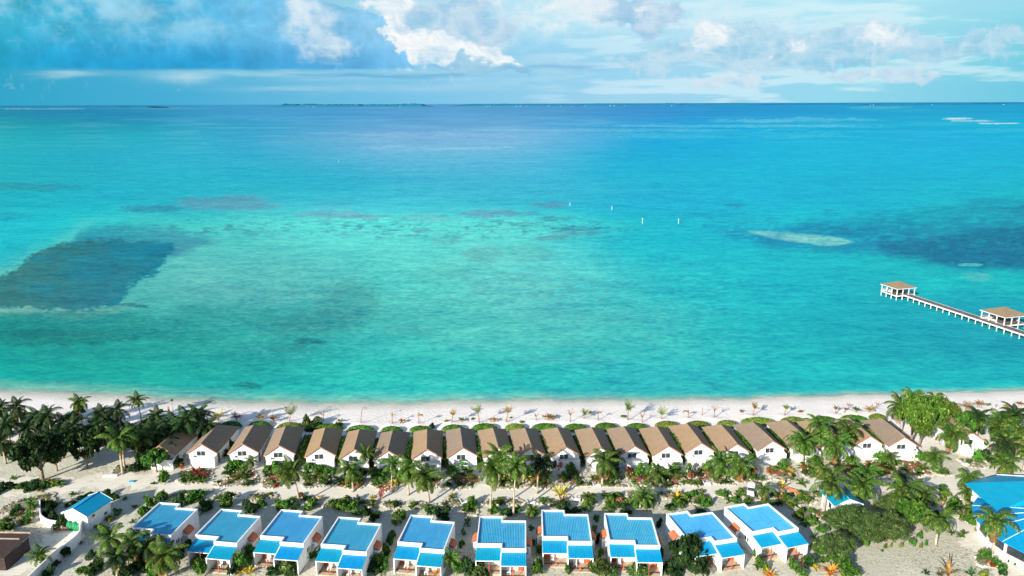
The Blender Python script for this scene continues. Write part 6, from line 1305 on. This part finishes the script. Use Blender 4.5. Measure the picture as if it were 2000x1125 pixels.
for i, (dx, s_) in enumerate(((-.9, .45), (0, .5), (.85, .4))):
    root.add([(dx+s_*a1*1.1, s_*b1*.7, c1) for c1, q in ((0, 1), (.32, .9)) for a1, b1 in ((-q, -q), (q, -q), (q, q), (-q, q))], [(3, 2, 1, 0), (4, 5, 6, 7), (0, 1, 5, 4), (1, 2, 6, 5), (2, 3, 7, 6), (3, 0, 4, 7)])
o = ob('sandbags', root, 'white_paint'); o.location = (x, y, z); reg(o, 'sandbags', label='white sacks lying on the sand near the two tall trunks on the left')
x, y, z = G(258, 941); m_ = MB(); m_.box(-.5, -.3, 0, .5, .3, .15); m_.box(-.2, -.35, .152, .45, .2, .26); o = ob('tarp', m_, 'blue_tarp'); o.location = (x, y, z); reg(o, 'tarp', label='small turquoise folded tarp on the sandy track')
# driftwood planks beside the dark bushes
x, y, z = G(120, 1036); m_ = MB(); random.seed(6)
for i in range(9): a = random.uniform(0, 3.1); m_.tube([(math.cos(a)*-.9+i*.25-1, math.sin(a)*-.4, .1+.04*i), (math.cos(a)*.9+i*.25-1, math.sin(a)*.5, .18+.04*i)], [.07, .06], 5)
o = ob('firewood', m_, 'bark_red'); o.location = (x, y, z); o['kind'] = 'stuff'; o['label'] = 'loose heap of reddish sticks below the dark bushes'
x, y, z = G(1557, 964); m_ = MB(); m_.add([(-.35, -2, .0), (.35, -2, .0), (.5, 0, 0), (.3, 2.2, 0), (-.3, 2.2, 0), (-.5, 0, 0), (0, -2.2, .45), (0, 0, .6), (0, 2.3, .4)], [(0, 5, 7, 6), (5, 4, 8, 7), (1, 6, 7, 2), (2, 7, 8, 3), (0, 6, 1), (4, 3, 8)]); o = ob('canoe', m_, 'terracotta'); o.location = (x, y, z+.1); o.rotation_euler = (0, 0, .75); reg(o, 'canoe', label='upturned reddish canoe among the plants near the ninth villa')
# porch chairs
ch0 = None
for i, (vx, vy, vh) in enumerate(VPOS):
    for side in (0, 1):
        lx = -2.3 if side == 0 else 1.2; ly = (VOFF if side == 0 else 0)-.9
        x = vx+lx*math.cos(vh)-ly*math.sin(vh); y = vy+lx*math.sin(vh)+ly*math.cos(vh)
        if ch0 is None:
            ch0 = root = empty('porch_chair', (x, y, .14)); m_ = MB(); m_.box(-.3, -.3, .38, .3, .3, .46); ob('seat', m_, 'white_paint', root); m_ = MB(); m_.box(-.3, .3, .38, .3, .36, .95); ob('backrest', m_, 'white_paint', root)
            for a in (-.28, .22):
                for b2 in (-.28, .22): m_ = MB(); m_.box(a, b2, 0, a+.06, b2+.06, .38); ob('leg', m_, 'white_paint', root)
            o = root
        else: o = copy_tree(ch0)
        o.location = (x, y, .14); o.rotation_euler = (0, 0, vh)
        reg(o, 'chair', None, 'white porch chairs of the villas', 'white chair on the '+('left' if side == 0 else 'right')+' porch of the '+ORD[i]+' blue-roofed villa')

# ================================================================== labels: what it looks like, then where it stands
def relation(x, y):
    best = None
    for ax_, ay_, ph in ANCH:
        d_ = math.hypot(x-ax_, (y-ay_)*.8)
        if best is None or d_ < best[0]: best = (d_, ax_, ay_, ph)
    d_, ax_, ay_, ph = best; dx, dy = x-ax_, y-ay_
    if abs(dx) > abs(dy)*.9: r_ = 'left of the' if dx < 0 else 'right of the'
    else: r_ = 'in front of the' if dy < 0 else 'behind the'
    return r_+' '+ph
ANCH += [(-78, 165, 'far-left palm thicket'), (-60, 158, 'left palm thicket'), (95, 160, 'yellow-green trees'), (75, 100, 'open sand at lower right')]
groups = {}
for o, look, pos in THINGS: groups.setdefault(((look or o.name.split('.')[0].replace('_', ' '))+' '+relation(pos[0], pos[1])).replace('directly in front', 'directly in front'), []).append((pos[0]*1.0, pos[1], o))
for base_, lst in groups.items():
    lst.sort(key=lambda q: q[0])
    n_ = len(lst)
    for i, (_, _, o) in enumerate(lst):
        if n_ == 1: lb = base_
        elif i == 0: lb = base_+', leftmost'
        elif i == n_-1: lb = base_+', rightmost'
        elif n_ == 3: lb = base_+', middle one'
        else: lb = base_+', '+ORD[min(i, 22)]+' from left'
        if len(lb.split()) > 16: print('LONG', lb)
        o['label'] = lb
